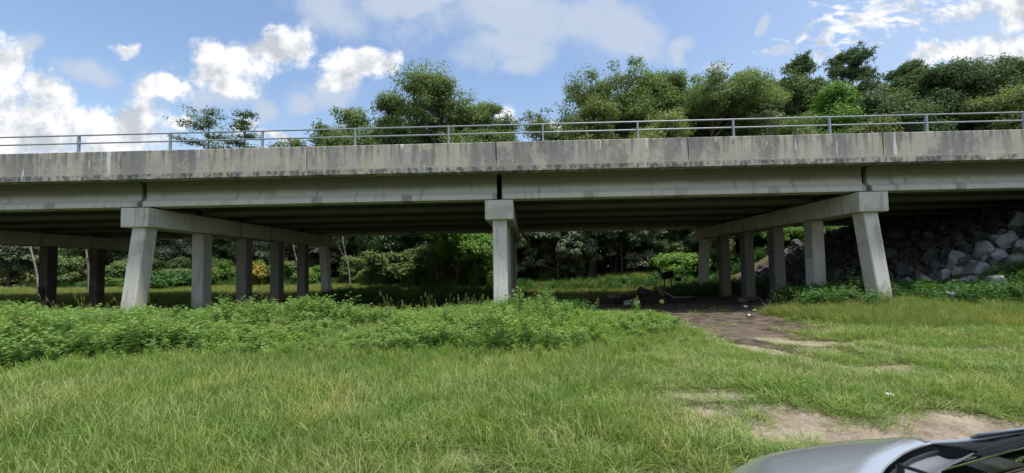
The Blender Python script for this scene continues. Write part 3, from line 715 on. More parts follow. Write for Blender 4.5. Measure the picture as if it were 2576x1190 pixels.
# forest edge seen under the deck
def build_forest():
    rng = np.random.default_rng(5)
    protos = []
    specs = [('understorey_tree', 8.5, 5.0, 1.2, 9, 'leaf_dark', 'dark leafy understorey tree in the shaded forest edge behind the bridge', 'understorey trees of the forest edge'),
             ('understorey_tree', 9.5, 5.5, 2.0, 8, 'leaf_mid', 'mid-green leafy understorey tree in the forest edge behind the bridge', 'mid-green trees of the forest edge'),
             ('understorey_tree', 7.5, 4.6, 1.0, 8, 'leaf_pale', 'greyish green leafy tree in the forest edge behind the bridge', 'greyish trees of the forest edge'),
             ('forest_shrub', 2.6, 3.2, .1, 7, 'leaf_mid', 'waist-high to head-high green shrub at the foot of the forest behind the bridge', 'shrubs along the forest foot'),
             ('forest_shrub', 2.0, 3.0, .1, 6, 'leaf_bright', 'light green shrub at the edge of the lawn behind the bridge', 'light shrubs along the forest foot')]
    for i, (nm, H, W, base, n, lm, lab, grp) in enumerate(specs):
        lob = lobes_for(rng, H, W, base, n + 6)
        tree = H > 4
        T, Lf = gen_tree(300+i, H, lob, clump_r=.6 if tree else .5, clumps=270 if tree else 90, per=90, leaf=(.25, .14) if tree else (.20, .11), trunk_r=.13 if tree else .05, fill=.4, trunk_top=.7, skirt=.6)
        protos.append((nm, T.mesh('trunk', True), Lf.mesh('crown'), M[lm], lab, grp))
    first = {}
    def plant(k, X, Y, sc, rz):
        nm, tm, cm, lm, lab, grp = protos[k]; z = float(hgt(X, Y)); s3 = (sc[0], sc[0], sc[1])
        if k not in first:
            t = empty(nm, (X, Y, z), rz); tag(t, lab, 'tree' if k < 3 else 'shrub', grp); add_mesh('trunk', tm, M['bark'], t); add_mesh('crown', cm, lm, t); t.scale = s3; first[k] = t
        else: copy_thing(first[k], (X, Y, z), rz, s3)
    X = -52.0
    while X < 46:
        for Y in (32.5, 37.0):
            left = X < -16; Y = Y + (5.5 if X < -9 else 0)
            k = rng.choice([0, 1, 2], p=[.05, .40, .55] if left else [.15, .65, .20])
            hs = rng.uniform(.72, .95) if left else rng.uniform(.85, 1.15)
            plant(int(k), X + rng.uniform(-1, 1), Y + rng.uniform(-1.2, 1.2) + (4.0 if X > 0 and Y < 36 and X < 15 else 0), (rng.uniform(.9, 1.15), hs), rng.uniform(0, 6.28))
        X += rng.uniform(2.3, 3.0)
    for _ in range(34):
        X = rng.uniform(-40, 30); Y = rng.uniform(29.0, 31.0)
        if 0 < X < 15: Y = rng.uniform(33.5, 35)
        if X < -8: Y += 5.0
        plant(3 if rng.random() < .65 else 4, X, Y, (rng.uniform(.6, 1.15), rng.uniform(.55, 1.2)), rng.uniform(0, 6.28))
    # single plants that stand out
    def special(name, px, py_top, py_base, W, Y, lm, label, cat, seed, per=85, clumps=130, droop=0.0, leaf=(.24, .14), bark='bark', n=8):
        p = at_depth(px, py_top, Y); g = float(hgt(p[0], Y)); H = p[2] - g; rg = np.random.default_rng(seed)
        T, Lf = gen_tree(seed, H, lobes_for(rg, H, W, H*.18, n), clump_r=.55, clumps=clumps, per=per, leaf=leaf, trunk_r=.09, droop=droop, fill=.4, trunk_top=.7, skirt=.5)
        return put_tree(name, (p[0], Y, g), T, Lf, M[lm], M[bark], label, cat)
    special('bushy_tree', 1150, 560, 735, 5.6, 28.5, 'leaf_bright', 'bright green bushy tree just left of the middle pile, behind the bridge', 'tree', 501)
    special('bushy_shrub', 985, 640, 735, 4.0, 28.5, 'leaf_mid', 'bluish green rounded shrub left of the bright bushy tree', 'shrub', 502)
    special('drooping_tree', 1400, 545, 735, 7.2, 33.0, 'leaf_pale', 'pale-leaved drooping tree just right of the middle pile, behind the bridge', 'tree', 503, droop=.5)
    special('drooping_tree', 1560, 530, 725, 8.0, 34.5, 'leaf_pale', 'pale-leaved drooping tree over the sunlit strip of lawn, right of its twin', 'tree', 504, droop=.5)
    special('flowering_shrub', 1700, 640, 705, 4.5, 31.5, 'leaf_bright', 'light green shrub beside the far end pile of the right bent', 'shrub', 505)
    special('yellow_shrub', 645, 660, 745, 2.6, 33.5, 'leaf_yellow', 'yellow-leaved shrub seen between the third and fourth piles of the left bent', 'shrub', 506, clumps=45, per=50)
    special('leafy_shrub', 420, 690, 745, 6.0, 32.5, 'weed_dark', 'rounded green bush beyond the lawn right of the front left pile', 'shrub', 507, clumps=110)
    special('leafy_shrub', 1980, 560, 690, 6.0, 30.5, 'leaf_bright', 'bright green tree seen between the right bent piles above the rocks', 'tree', 508, clumps=150)
    special('leafy_tree', 2110, 520, 620, 7.0, 33.0, 'leaf_mid', 'green tree behind the rock slope, seen past the second pile of the right bent', 'tree', 509, clumps=160)
    # pale dead trunks
    for (x0, y0, x1, y1, Y, r, lab) in ((75, 610, 100, 700, 28.5, .11, 'pale leaning bare trunk at the left edge under the bridge'), (218, 625, 222, 715, 30.0, .12, 'pale upright bare trunk between the two leftmost piles'), (742, 630, 756, 712, 29.0, .08, 'thin pale sapling trunk between the fourth and fifth piles of the left bent'), (868, 625, 880, 735, 28.0, .09, 'thin grey trunk just right of the left bent cap')):
        a = at_depth(x1, y1, Y); b = at_depth(x0, y0, Y); a[2] = float(hgt(a[0], Y)) - .2
        top = b + (b - a) * .35; pts = [a + (top - a) * t + np.array([.12*math.sin(5*t), 0, 0]) for t in np.linspace(0, 1, 8)]
        t = empty('bare_tree', tuple(a)); tag(t, lab, 'tree'); acc = Acc(); acc.add(*tube_arrays(np.array(pts) - a, np.linspace(r*.75, r*.35, 8), 8))
        add_mesh('trunk', acc.mesh('trunk', True), M['bark_pale'], t)
        acc = Acc(); rg = np.random.default_rng(int(x0))
        for q in range(4):
            s0 = np.array(pts[4 + q % 4]) - a; e = s0 + np.array([rg.normal(0, .8), rg.normal(0, .5), rg.uniform(.3, 1.2)]); acc.add(*tube_arrays([s0, (s0+e)/2 + rg.normal(0, .1, 3), e], [r*.35, r*.25, r*.1], 5))
        add_mesh('branch', acc.mesh('branch', True), M['bark_pale'], t)
    # the deep wood behind, one mass
    n = 150000; X = rng.uniform(-75, 62, n); Y = rng.uniform(39.5, 50, n) + np.where(X < -9, 5.5, 0); top = np.where(X < -17, 8.5, np.where(X < -6, 9.5, 12.5)) + 2.5*(vnoise(X, Y, 4, 77) - .5)
    Z = top * rng.random(n)**1.25
    V, F = leaves(rng, np.stack([X, Y, Z], 1), np.tile([[0, -.6, .5]], (n, 1)), .62, .36)
    tag(add_mesh('deep_woods', quick_mesh('deep_woods', V, F, np.repeat(rng.random(n)*.9 + .1, 4)), M['leaf_olive']), kind='stuff')
build_forest()

# ------------------------------------------------------------------ scattered ground cover (stuff)
def source_collection(name, meshes, mat):
    c = bpy.data.collections.new(name)
    for i, me in enumerate(meshes):
        o = bpy.data.objects.new('%s_%02d' % (name, i), me); me.materials.append(mat); c.objects.link(o)
    return c
def scatter(name, P, rot, scl, idx, coll):
    me = bpy.data.meshes.new(name); n = len(P); me.vertices.add(n); me.vertices.foreach_set('co', np.asarray(P, np.float32).ravel())
    a = me.attributes.new('rot', 'FLOAT_VECTOR', 'POINT'); a.data.foreach_set('vector', np.asarray(rot, np.float32).ravel())
    a = me.attributes.new('scl', 'FLOAT_VECTOR', 'POINT'); a.data.foreach_set('vector', np.asarray(scl, np.float32).ravel())
    a = me.attributes.new('idx', 'INT', 'POINT'); a.data.foreach_set('value', np.asarray(idx, np.int32))
    o = bpy.data.objects.new(name, me); COL.objects.link(o); tag(o, kind='stuff')
    g = bpy.data.node_groups.new(name, 'GeometryNodeTree'); N = g.nodes; L = g.links
    g.interface.new_socket('Geometry', in_out='INPUT', socket_type='NodeSocketGeometry'); g.interface.new_socket('Geometry', in_out='OUTPUT', socket_type='NodeSocketGeometry')
    gi = N.new('NodeGroupInput'); go = N.new('NodeGroupOutput'); ip = N.new('GeometryNodeInstanceOnPoints'); ci = N.new('GeometryNodeCollectionInfo')
    ci.inputs['Collection'].default_value = coll; ci.inputs['Separate Children'].default_value = True; ci.inputs['Reset Children'].default_value = True
    def na(t, nm):
        q = N.new('GeometryNodeInputNamedAttribute'); q.data_type = t; q.inputs['Name'].default_value = nm; return [s for s in q.outputs if s.enabled and s.name == 'Attribute'][0]
    L.new(gi.outputs[0], ip.inputs['Points']); L.new(ci.outputs[0], ip.inputs['Instance']); ip.inputs['Pick Instance'].default_value = True
    L.new(na('INT', 'idx'), ip.inputs['Instance Index']); L.new(na('FLOAT_VECTOR', 'rot'), ip.inputs['Rotation']); L.new(na('FLOAT_VECTOR', 'scl'), ip.inputs['Scale'])
    L.new(ip.outputs[0], go.inputs[0])
    m = o.modifiers.new('scatter', 'NODES'); m.node_group = g
    return o
def blades(rng, n, rad, h0, h1, w, lean=.5):
    """a tuft of curved tapering blades"""
    a = rng.uniform(0, 2*np.pi, n); r = rad*np.sqrt(rng.random(n)); B = np.stack([r*np.cos(a), r*np.sin(a), np.full(n, -.01)], 1)
    d = a + rng.normal(0, .9, n); D = np.stack([np.cos(d), np.sin(d), np.zeros(n)], 1); H = rng.uniform(h0, h1, n)[:, None]; k = (rng.uniform(.1, 1, n)*lean)[:, None]
    side = np.stack([-D[:, 1], D[:, 0], np.zeros(n)], 1); tw = rng.uniform(-.8, .8, n)[:, None]; side = unit(side + D*tw)
    rings = []
    for t, ww in ((0, 1.0), (.45, .85), (.8, .5), (1.0, .06)):
        c = B + D*H*k*(t**1.8) + np.array([0, 0, 1.])*H*(t - .35*k*t*t)
        rings += [c - side*w*ww/2, c + side*w*ww/2]
    V = np.stack(rings, 1).reshape(-1, 3); base = np.arange(n)[:, None]*8
    F = np.concatenate([base + np.array([[0, 1, 3, 2]]), base + np.array([[2, 3, 5, 4]]), base + np.array([[4, 5, 7, 6]])])
    return V, F, np.repeat(rng.random(n), 8)
def weed_plant(rng, h, nleaf, leaflets, leaf_l, lw, spread=1.0, stems=1):
    acc = Acc()
    for s in range(stems):
        b = rng.normal(0, .07, 2) if stems > 1 else np.zeros(2); ln = rng.normal(0, .12*h, 2); hh = h*rng.uniform(.75, 1.1)
        st = np.array([(b[0] + ln[0]*t*t, b[1] + ln[1]*t*t, hh*t - .02) for t in np.linspace(0, 1, 5)])
        acc.add(*tube_arrays(st, np.linspace(.007, .002, 5), 4), .1)
        for q in range(nleaf):
            t = .12 + .88*(q + rng.random())/nleaf; o = np.array([np.interp(t, np.linspace(0, 1, 5), st[:, i]) for i in range(3)])
            a = q*2.4 + rng.normal(0, .4); up = .2 + .7*t; d = unit(np.array([math.cos(a), math.sin(a), up*.8])); L = leaf_l*rng.uniform(.7, 1.2)*(1.1 - .55*t)*spread
            side = unit(np.cross(d, [0, 0, 1.])); nrm = np.cross(side, d); tn = rng.uniform(0, .6) + .4*t
            for j in range(leaflets):
                f = (j//2 + 1)/(leaflets/2 + .5); sg = 1 if j % 2 else -1
                if j == leaflets - 1: o2 = o + d*L*.75; dd = d; l2 = L*.45
                else: o2 = o + d*L*f*.8; dd = unit(d*.65 + side*sg*.9 - nrm*.12); l2 = L*.48*(1.15 - f*.5)
                o2 = o2 - np.array([0, 0, .25*L*f*f]); b2 = unit(np.cross(dd, nrm + rng.normal(0, .3, 3)))
                V = np.array([o2, o2 + dd*l2*.5 + b2*lw*l2, o2 + dd*l2 - np.array([0, 0, .1*l2]), o2 + dd*l2*.5 - b2*lw*l2])
                acc.add(V, np.array([[0, 1, 2, 3]]), np.clip(tn + rng.uniform(-.1, .25), 0, .995))
    return acc
RG = np.random.default_rng(11)
def field(n, x0, x1, y0, y1): return RG.uniform(x0, x1, n), RG.uniform(y0, y1, n)
def weed_front(X): return np.interp(X, [-16, -8.5, -7.4, -2.9, 1.6, 3.9, 4.6], [5.8, 6.1, 6.5, 6.8, 7.2, 9.0, 10.8])
def weed_back(X): return np.interp(X, [-30, -13, -4, 0, 3, 4.6], [13.2, 12.9, 12.6, 12.4, 11.7, 11.2])
def make_rot(n, tilt): return np.stack([RG.normal(0, tilt, n), RG.normal(0, tilt, n), RG.uniform(0, 6.283, n)], 1)
def build_cover():
    # short lawn-like grass, thinning out over bare soil and the track
    tufts = []
    for i in range(7):
        V, F, T = blades(np.random.default_rng(i), 58, .17, .05, .20, .0062, 1.15); tufts.append(quick_mesh('tuft', V, F, T))
    cg = source_collection('grass_tuft', tufts, M['grass'])
    Xs, Ys, Ss = [], [], []
    for (y0, y1, dens, sc) in ((-1.5, 1.0, 90, 1.2), (1.0, 4.2, 210, 1.0), (4.2, 7.5, 130, 1.1), (7.5, 13.0, 70, 1.4)):
        hw = 1.42*y1 + 5.0; n = int(2*hw*(y1-y0)*dens); X, Y = field(n, -hw, hw, y0, y1)
        k = np.abs(X) < 1.42*np.maximum(Y, 0) + 4.7; Xs.append(X[k]); Ys.append(Y[k]); Ss.append(np.full(k.sum(), sc))
    X, Y, Sc = map(np.concatenate, (Xs, Ys, Ss))
    den = 1 - .97*np.maximum(bare_mask(X, Y), track_mask(X, Y))
    den *= .72 + .5*(fbm(X, Y, .8, 70) - .35)
    den *= 1 - .55*sstep(fbm(X, Y, .7, 171), .54, .64)*(.45 + .55*sstep(X, -1.5, 1.5))
    for (cx, cy, rx, ry) in ((8.0, 6.8, 1.0, .22), (-9.4, 4.7, 1.4, .25), (-8.0, 5.4, .8, .2), (-7.8, 7.1, .5, .2)): den *= sstep(ell(X, Y, cx, cy, rx, ry), .5, 1.3)*.9 + .1
    dx = X - 1.75; dy = Y - 1.65; fx = -.906*dx + .423*dy; fl = -.423*dx - .906*dy
    incar = (fx > -3.7) & (fx < 1.1) & (fl > -.1) & (fl < 1.55)
    den *= 1 - .6*np.maximum(track_mask(X, Y + .4), track_mask(X, Y + .8))
    k = (RG.random(len(X)) < den) & ~incar; X, Y, Sc = X[k], Y[k], Sc[k]; n = len(X)
    hv = .62 + .95*fbm(X, Y, 1.6, 75) ** 1.3
    bl = np.maximum.reduce([bare_mask(X + a, Y + b) for a, b in ((0, 0), (0, .3), (0, -.25), (0, .55))])
    hv *= 1 - .5*np.maximum.reduce([track_mask(X + a, Y + b) for a, b in ((0, .5), (.4, .2), (-.4, .2), (0, .9))])
    hv *= np.where((X > 1.6) & (Y < 9.5), .48, .92) * (1 - .5*bl)
    wind = np.where(X > 2, 1, 0)[:, None]*np.array([[0, -.35, 0]]) if False else 0
    s = Sc*RG.uniform(.75, 1.3, n)
    rot = make_rot(n, .16); wnd = sstep(X, 1.5, 6)*.45; rot[:, 1] -= wnd*np.cos(rot[:, 2])*0; rot[:, 0] += .0
    scatter('grass', np.stack([X, Y, hgt(X, Y)], 1), rot, np.stack([s, s, s*hv*1.25], 1), RG.integers(0, 7, n), cg)
    # longer meadow grass: right-hand verge, fringe of the weeds, and beyond the bridge
    tall = []
    for i in range(5):
        V, F, T = blades(np.random.default_rng(50+i), 46, .13, .16, .46, .0075, .8); tall.append(quick_mesh('tall_tuft', V, F, T))
    ct = source_collection('tall_grass_tuft', tall, M['grass_tall'])
    P = []
    X, Y = field(2600, 7.5, 19, 8.3, 12.0); k = (Y > 8.9 - .08*(X-8) + .8*(vnoise(X, Y, 2, 5)-.5)) & (X > 7.6 + .3*(12-Y)); k &= np.abs(X - 11.8 - (12.2-Y)*.9) > np.where(Y > 10.2, 1.0, 0); k &= ~((np.abs(X - 14.3*Y/11.4) < 2.2) & (Y > 10.3) & (Y < 11.6) & (X > 12.3)); P.append((X[k], Y[k], 1.0))
    X, Y = field(1500, -14, 4.4, 6.2, 9.5); k = np.abs(Y - weed_front(X)) < .55; P.append((X[k], Y[k], .8))
    X, Y = field(12500, -46, 16, 23.5, 36); ok = (Y < 32) | (X < -8) | (X > 0); X, Y = X[ok], Y[ok]; k = (sandy_far(X, Y) < .3) & (track_mask(X, Y) < .5); P.append((X[k], Y[k], 1.0))
    X, Y = field(900, -13, 0, 21.5, 24.5); P.append((X, Y, .9))
    X, Y = field(1500, -40, -13.5, 13.5, 24.0); P.append((X, Y, .8))
    X = np.concatenate([p[0] for p in P]); Y = np.concatenate([p[1] for p in P]); s = np.concatenate([np.full(len(p[0]), p[2]) for p in P])
    n = len(X); s = s*RG.uniform(.7, 1.25, n)*np.where(Y > 20, 1.35, 1); hz = np.where(Y > 20, .62, .85)
    scatter('tall_grass', np.stack([X, Y, hgt(X, Y)], 1), make_rot(n, .16), np.stack([s, s, s*hz], 1), RG.integers(0, 5, n), ct)
    # feathery weeds in front of the piles
    ws = []
    for i in range(6): ws.append(weed_plant(np.random.default_rng(70+i), .85, 26, 11, .15, .17, stems=3).mesh('weed'))
    cw = source_collection('feathery_weed', ws, M['weed'])
    X, Y = field(14500, -24, 4.6, 5.6, 13.3); w = .7*(fbm(X, Y, 1.4, 90)-.5)
    k = (Y > weed_front(X) + w) & (Y < weed_back(X) + w*.6); k &= RG.random(len(X)) < np.where(X > -1.0, .5, 1.0)
    k &= track_mask(X, Y) < .4; X, Y = X[k], Y[k]; n = len(X)
    hv = (.02 + 1.30*fbm(X, Y, 1.7, 95)**1.15 + .30*np.exp(-((X+8.6)/1.9)**2 - ((Y-8.6)/1.6)**2) + .38*np.exp(-((X-.2)/1.5)**2 - ((Y-9.2)/1.3)**2))*(.80 + .30*sstep(Y - weed_front(X), .0, 1.0))*(1 - .60*sstep(Y, 9.2, 12.3))*(1 - .5*sstep(X, .8, 3.2)); s = RG.uniform(.6, 1.0, n)
    scatter('feathery_weeds', np.stack([X, Y, hgt(X, Y)], 1), make_rot(n, .13), np.stack([s, s, s*hv*1.15], 1), RG.integers(0, 6, n), cw)
    # finer, yellower weeds: the right part of the bank and a fringe along its foot
    fs = []
    for i in range(6): fs.append(weed_plant(np.random.default_rng(90+i), .6, 26, 3, .085, .42, stems=3).mesh('fine_weed'))
    cf = source_collection('fine_weed', fs, M['weed_fine'])
    X, Y = field(10500, -16, 5.4, 5.2, 12.6); w = .7*(fbm(X, Y, 1.1, 97)-.5); yf = weed_front(X)
    k = (Y > yf - .7 + 1.6*w) & (Y < weed_back(X)) & (((Y < yf + .75) & (RG.random(len(X)) < .5)) | ((X > -2.4 + 2*w) & (RG.random(len(X)) < .75)))
    k &= ~((X > 4.0) & (RG.random(len(X)) < .6)) & (track_mask(X, Y) < .4)
    X, Y = X[k], Y[k]; n = len(X); s = RG.uniform(.7, 1.2, n)*(.55 + .55*sstep(Y - weed_front(X), -.4, 1.3)); hv = (.5 + .7*fbm(X, Y, 1.3, 99))*(1 - .55*sstep(Y, 9.4, 12.0))*(1 - .35*sstep(X, .8, 3.2))
    scatter('fine_weeds', np.stack([X, Y, hgt(X, Y)], 1), make_rot(n, .15), np.stack([s, s, s*hv], 1), RG.integers(0, 6, n), cf)
    # broad-leaved shade weeds along the right bent, the rock toe and under the far edge
    ds = []
    for i in range(5): ds.append(weed_plant(np.random.default_rng(120+i), .55, 14, 3, .16, .44, stems=3).mesh('shade_weed'))
    cd = source_collection('shade_weed', ds, M['weed_dark'])
    P = []
    X, Y = field(900, 8.2, 15.2, 10.9, 14.4); k = (Y > 11.6 - .12*(X-9) + .6*(vnoise(X, Y, 1.5, 7)-.5)) & (X > 8.6 + .35*(Y-11)) & ~((np.abs(X - 11.5) < .75) & (Y < 13.2)); P.append((X[k], Y[k], 1.0))
    X, Y = field(330, 14.5, 18.5, 10.8, 13.0); k = (Y > 12.1) | (X > 16.6) & (RG.random(330) < .4); P.append((X[k], Y[k], .75))
    X, Y = field(900, -12, 1, 22, 26.5); P.append((X, Y, .85))
    X, Y = field(700, -30, -9, 14.0, 17.0); P.append((X, Y, .8))
    X, Y = field(420, 9.5, 15.5, 22.5, 27.0); P.append((X, Y, 1.0))
    X, Y = field(1500, -42, 20, 28.3, 30.8); Y = Y + np.where(X < -8, 5.0, 0); P.append((X, Y, 1.1))
    X, Y = field(300, -1.5, 2.5, 11.8, 13.4); P.append((X, Y, .8))
    X, Y = field(260, -12, -7, 6.6, 7.6); P.append((X, Y, .7))
    X = np.concatenate([p[0] for p in P]); Y = np.concatenate([p[1] for p in P]); s = np.concatenate([np.full(len(p[0]), p[2]) for p in P]); n = len(X); s = s*RG.uniform(.6, 1.35, n)
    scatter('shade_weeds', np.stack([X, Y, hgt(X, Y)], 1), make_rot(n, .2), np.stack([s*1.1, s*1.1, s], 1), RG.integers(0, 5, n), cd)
build_cover()
def build_lawn_weeds():
    ds = [weed_plant(np.random.default_rng(150+i), .30, 10, 3, .13, .42, stems=2).mesh('lawn_weed') for i in range(5)]
    c = source_collection('lawn_weed', ds, M['weed_fine']); X, Y = field(2600, -13, 12, 3.4, 9.5)
    k = (np.abs(X) < 1.4*Y + 1) & (fbm(X, Y, 1.2, 181) > .52) & (bare_mask(X, Y) < .3) & (RG.random(2600) < np.where(X > 2, .5, 1)); dx = X - 1.75; dy = Y - 1.65; fx = -.906*dx + .423*dy; fl = -.423*dx - .906*dy
    k &= ~((fx > -3.7) & (fx < 1.1) & (fl > -.1) & (fl < 1.55)); X, Y = X[k], Y[k]; n = len(X); s = RG.uniform(.3, .65, n)
    scatter('lawn_weeds', np.stack([X, Y, hgt(X, Y)], 1), make_rot(n, .2), np.stack([s, s, s*.75], 1), RG.integers(0, 5, n), c)
    # dry seed stalks standing in the weeds and verge
    st = []
    for i in range(4):
        rg = np.random.default_rng(160+i); acc = Acc()
        for q in range(4):
            a = rg.uniform(0, 6.28); h = rg.uniform(.5, .95); e = np.array([math.cos(a), math.sin(a), 0])*.22*h; pts = np.array([e*t*t + np.array([0, 0, h*t]) for t in np.linspace(0, 1, 5)])
            acc.add(*tube_arrays(pts, np.linspace(.004, .0015, 5), 4), .9)
            P = pts[-1] + rg.normal(0, .012, (14, 3)) - np.array([0, 0, 1])*rg.uniform(0, .12, (14, 1)); V, F = leaves(rg, P, rg.normal(0, 1, (14, 3)), .03, .010); acc.add(V, F, 1.0)
        st.append(acc.mesh('seed_stalk'))
    c = source_collection('seed_stalk', st, M['grass_tall']); X, Y = field(500, -14, 16, 6.5, 12.4); k = (track_mask(X, Y) < .3) & (Y > weed_front(np.minimum(X, 4.5)) - .8) & (fbm(X, Y, 1.5, 190) > .5) & ((X < 1.8) | (X > 7.5)); X, Y = X[k], Y[k]; n = len(X); s = RG.uniform(.6, 1.1, n)
    scatter('seed_stalks', np.stack([X, Y, hgt(X, Y)], 1), make_rot(n, .12), np.stack([s, s, s], 1), RG.integers(0, 4, n), c)
build_lawn_weeds()

def single_plants():
    def plant(px, py, Y, h, lm, label, seed, **kw):
        p = at_depth(px, py, Y); g = float(hgt(p[0], Y)); acc = weed_plant(np.random.default_rng(seed), h, **kw)
        o = add_mesh('leafy_plant', acc.mesh('leafy_plant'), M[lm]); o.location = (p[0], Y, g); tag(o, label, 'plant')
    plant(1600, 800, 10.6, .72, 'weed_fine', 'tall pale-tipped weed at the right end of the weed bank beside the track', 31, nleaf=34, leaflets=3, leaf_l=.085, lw=.4, stems=6)
    plant(2150, 740, 13.2, 1.05, 'weed', 'broad-leaved plant with drooping light leaves left of the front right pile', 32, nleaf=16, leaflets=5, leaf_l=.30, lw=.34, stems=3)
    plant(2490, 720, 13.0, .62, 'weed', 'bright green feathery plant growing among the rocks at the right', 33, nleaf=24, leaflets=9, leaf_l=.20, lw=.3, stems=4)
    plant(2090, 715, 13.6, .7, 'weed_dark', 'leafy sapling in front of the white-painted pile of the right bent', 34, nleaf=14, leaflets=5, leaf_l=.22, lw=.42, stems=3)
    plant(895, 770, 12.2, .95, 'weed_dark', 'big-leaved plant standing above the weeds left of the middle pile', 35, nleaf=12, leaflets=5, leaf_l=.32, lw=.36, stems=2)
    plant(560, 775, 12.4, 1.0, 'weed', 'single tall weed stem poking up between the second and third piles', 36, nleaf=12, leaflets=5, leaf_l=.18, lw=.3, stems=1)
    for i, (px, py) in enumerate(((1434, 592), (1405, 612), (1630, 652), (1650, 690))):
        p = at_depth(px, py, 30.2 if i < 2 else 29.6); bm = bmesh.new()
        for q in range(7):
            a = q*.9; bmesh.ops.create_icosphere(bm, subdivisions=1, radius=.05, matrix=Matrix.Translation((.09*math.cos(a), .06*math.sin(a), .05*q - .1)))
        o = bm_obj('blossom', bm, M['pink'], smooth=True); o.location = tuple(p)
        o.scale = (.6, .6, .6); tag(o, ['pink blossom high in the pale drooping trees, rightmost of the upper pair', 'pink blossom lower left of the highest one in the drooping trees', 'pink blossom on the twig near the right bent cap', 'lowest pink blossom near the far right pile'][i], 'flower', 'pink blossoms in the drooping trees')
single_plants()

# ------------------------------------------------------------------ riprap
def rock_mesh(seed, vein=False):
    rng = np.random.default_rng(seed); bm = bmesh.new(); bmesh.ops.create_icosphere(bm, subdivisions=3, radius=.5)
    cuts = [(unit(rng.normal(0, 1, 3)), rng.uniform(.22, .40)) for _ in range(9)]
    for v in bm.verts:
        p = np.array(v.co)
        for nn, d in cuts:
            q = p @ nn
            if q > d: p = p - nn*(q - d)*.97
        v.co = p + rng.normal(0, .003, 3)
    me = bpy.data.meshes.new('rock'); bm.to_mesh(me); bm.free(); return me
def build_rocks():
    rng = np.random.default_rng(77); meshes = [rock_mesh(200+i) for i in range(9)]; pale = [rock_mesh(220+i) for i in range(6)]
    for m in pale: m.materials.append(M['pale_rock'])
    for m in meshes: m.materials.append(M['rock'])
    pts = []
    tries = 0
    while len(pts) < 285 and tries < 40000:
        tries += 1
        if rng.random() < .60: X, Y = rng.uniform(14.9, 20.6), rng.uniform(10.9, 17.5)
        else: X, Y = rng.uniform(14.6, 22.5), rng.uniform(17.5, 27.0)
        if Y < 11.6 and X > 17.5 + rng.random(): pass
        if X < 15.4 and Y < 12.3 and not (.3 > rng.random()): continue
        s = .34 + .5*rng.random()**1.6
        if any((X-a)**2 + (Y-b)**2 < ((s+c)*.36)**2 for a, b, c in pts): continue
        if min((X - (XC0 + S + .1))**2 + (Y - (12.98 + j*2.33))**2 for j in range(6)) < .35: continue
        pts.append((X, Y, s))
    for i, (X, Y, s) in enumerate(pts):
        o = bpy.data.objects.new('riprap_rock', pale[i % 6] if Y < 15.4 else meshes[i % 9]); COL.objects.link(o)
        o.location = (X, Y, float(hgt(X, Y)) + s*.17); o.rotation_euler = tuple(rng.uniform(0, 6.28, 3)); o.scale = (s*rng.uniform(.9, 1.3), s*rng.uniform(.8, 1.1), s*rng.uniform(.6, .85))
        tag(o, *(('grey angular rock toned as daylit at the front of the rock slope by the right edge', 'rock', 'daylit-toned riprap rocks at the front of the slope') if Y < 15.4 else ('grey angular rock toned as shaded on the slope under the right end of the bridge', 'rock', 'riprap rocks under the deck')))
    for (px, py, sc, lab) in ((2405, 742, .62, 'dark boulder with white veins lying in the grass right of the front right pile'), (2367, 750, .28, 'small dark white-veined stone touching the large veined boulder')):
        Y = 11.4; p = at_depth(px, py, Y)
        me = rock_mesh(260 + int(px)); o = add_mesh('veined_boulder', me, M['vein_rock']); o.location = (p[0], Y, float(hgt(p[0], Y)) + .22*sc/.6); o.scale = (sc*1.15, sc*.9, sc*.85); o.rotation_euler = (.3, .2, .8); tag(o, lab, 'rock')
    for (px, py, sc, lab) in ((2490, 742, .75, 'flat pale rock in the grass at the right, left one of two'), (2550, 720, .8, 'flat pale rock in the grass at the right edge')):
        Y = 11.5; p = at_depth(px, py, Y); me = rock_mesh(360 + int(px)); o = add_mesh('flat_rock', me, M['rock']); o.location = (p[0], Y, float(hgt(p[0], Y)) + .16); o.scale = (sc*1.3, sc*.8, sc*.5); tag(o, lab, 'rock')
    # loose stones by the inner piles of the right bent
    for i, (px, py, Y, sc) in enumerate(((1995, 738, 15.4, .5), (1900, 738, 17.2, .7), (1868, 742, 17.0, .45), (1945, 748, 14.9, .55))):
        p = at_depth(px, py, Y); o = add_mesh('loose_rock', rock_mesh(400 + i), M['rock']); o.location = (p[0], Y, float(hgt(p[0], Y)) + .1); o.scale = (sc*1.2, sc, sc*.6); o.rotation_euler = (0, 0, i)
        tag(o, 'low grey rock lying on the dirt at the foot of the inner right bent piles', 'rock', 'loose rocks by the right bent')
build_rocks()
def build_rubble():
    rng = np.random.default_rng(78); c = source_collection('rubble_stone', [rock_mesh(700 + i) for i in range(5)], M['rock'])
    X = rng.uniform(14.3, 22.5, 3200); Y = rng.uniform(10.9, 27.2, 3200); k = (hgt(X, Y) > .35 + .4*rng.random(3200)); X, Y = X[k], Y[k]; n = len(X)
    s = .10 + .24*rng.random(n)**2; rot = rng.uniform(0, 6.28, (n, 3))
    scatter('rubble', np.stack([X, Y, hgt(X, Y) + .02], 1), rot, np.stack([s*1.2, s, s*.8], 1), rng.integers(0, 5, n), c)
build_rubble()

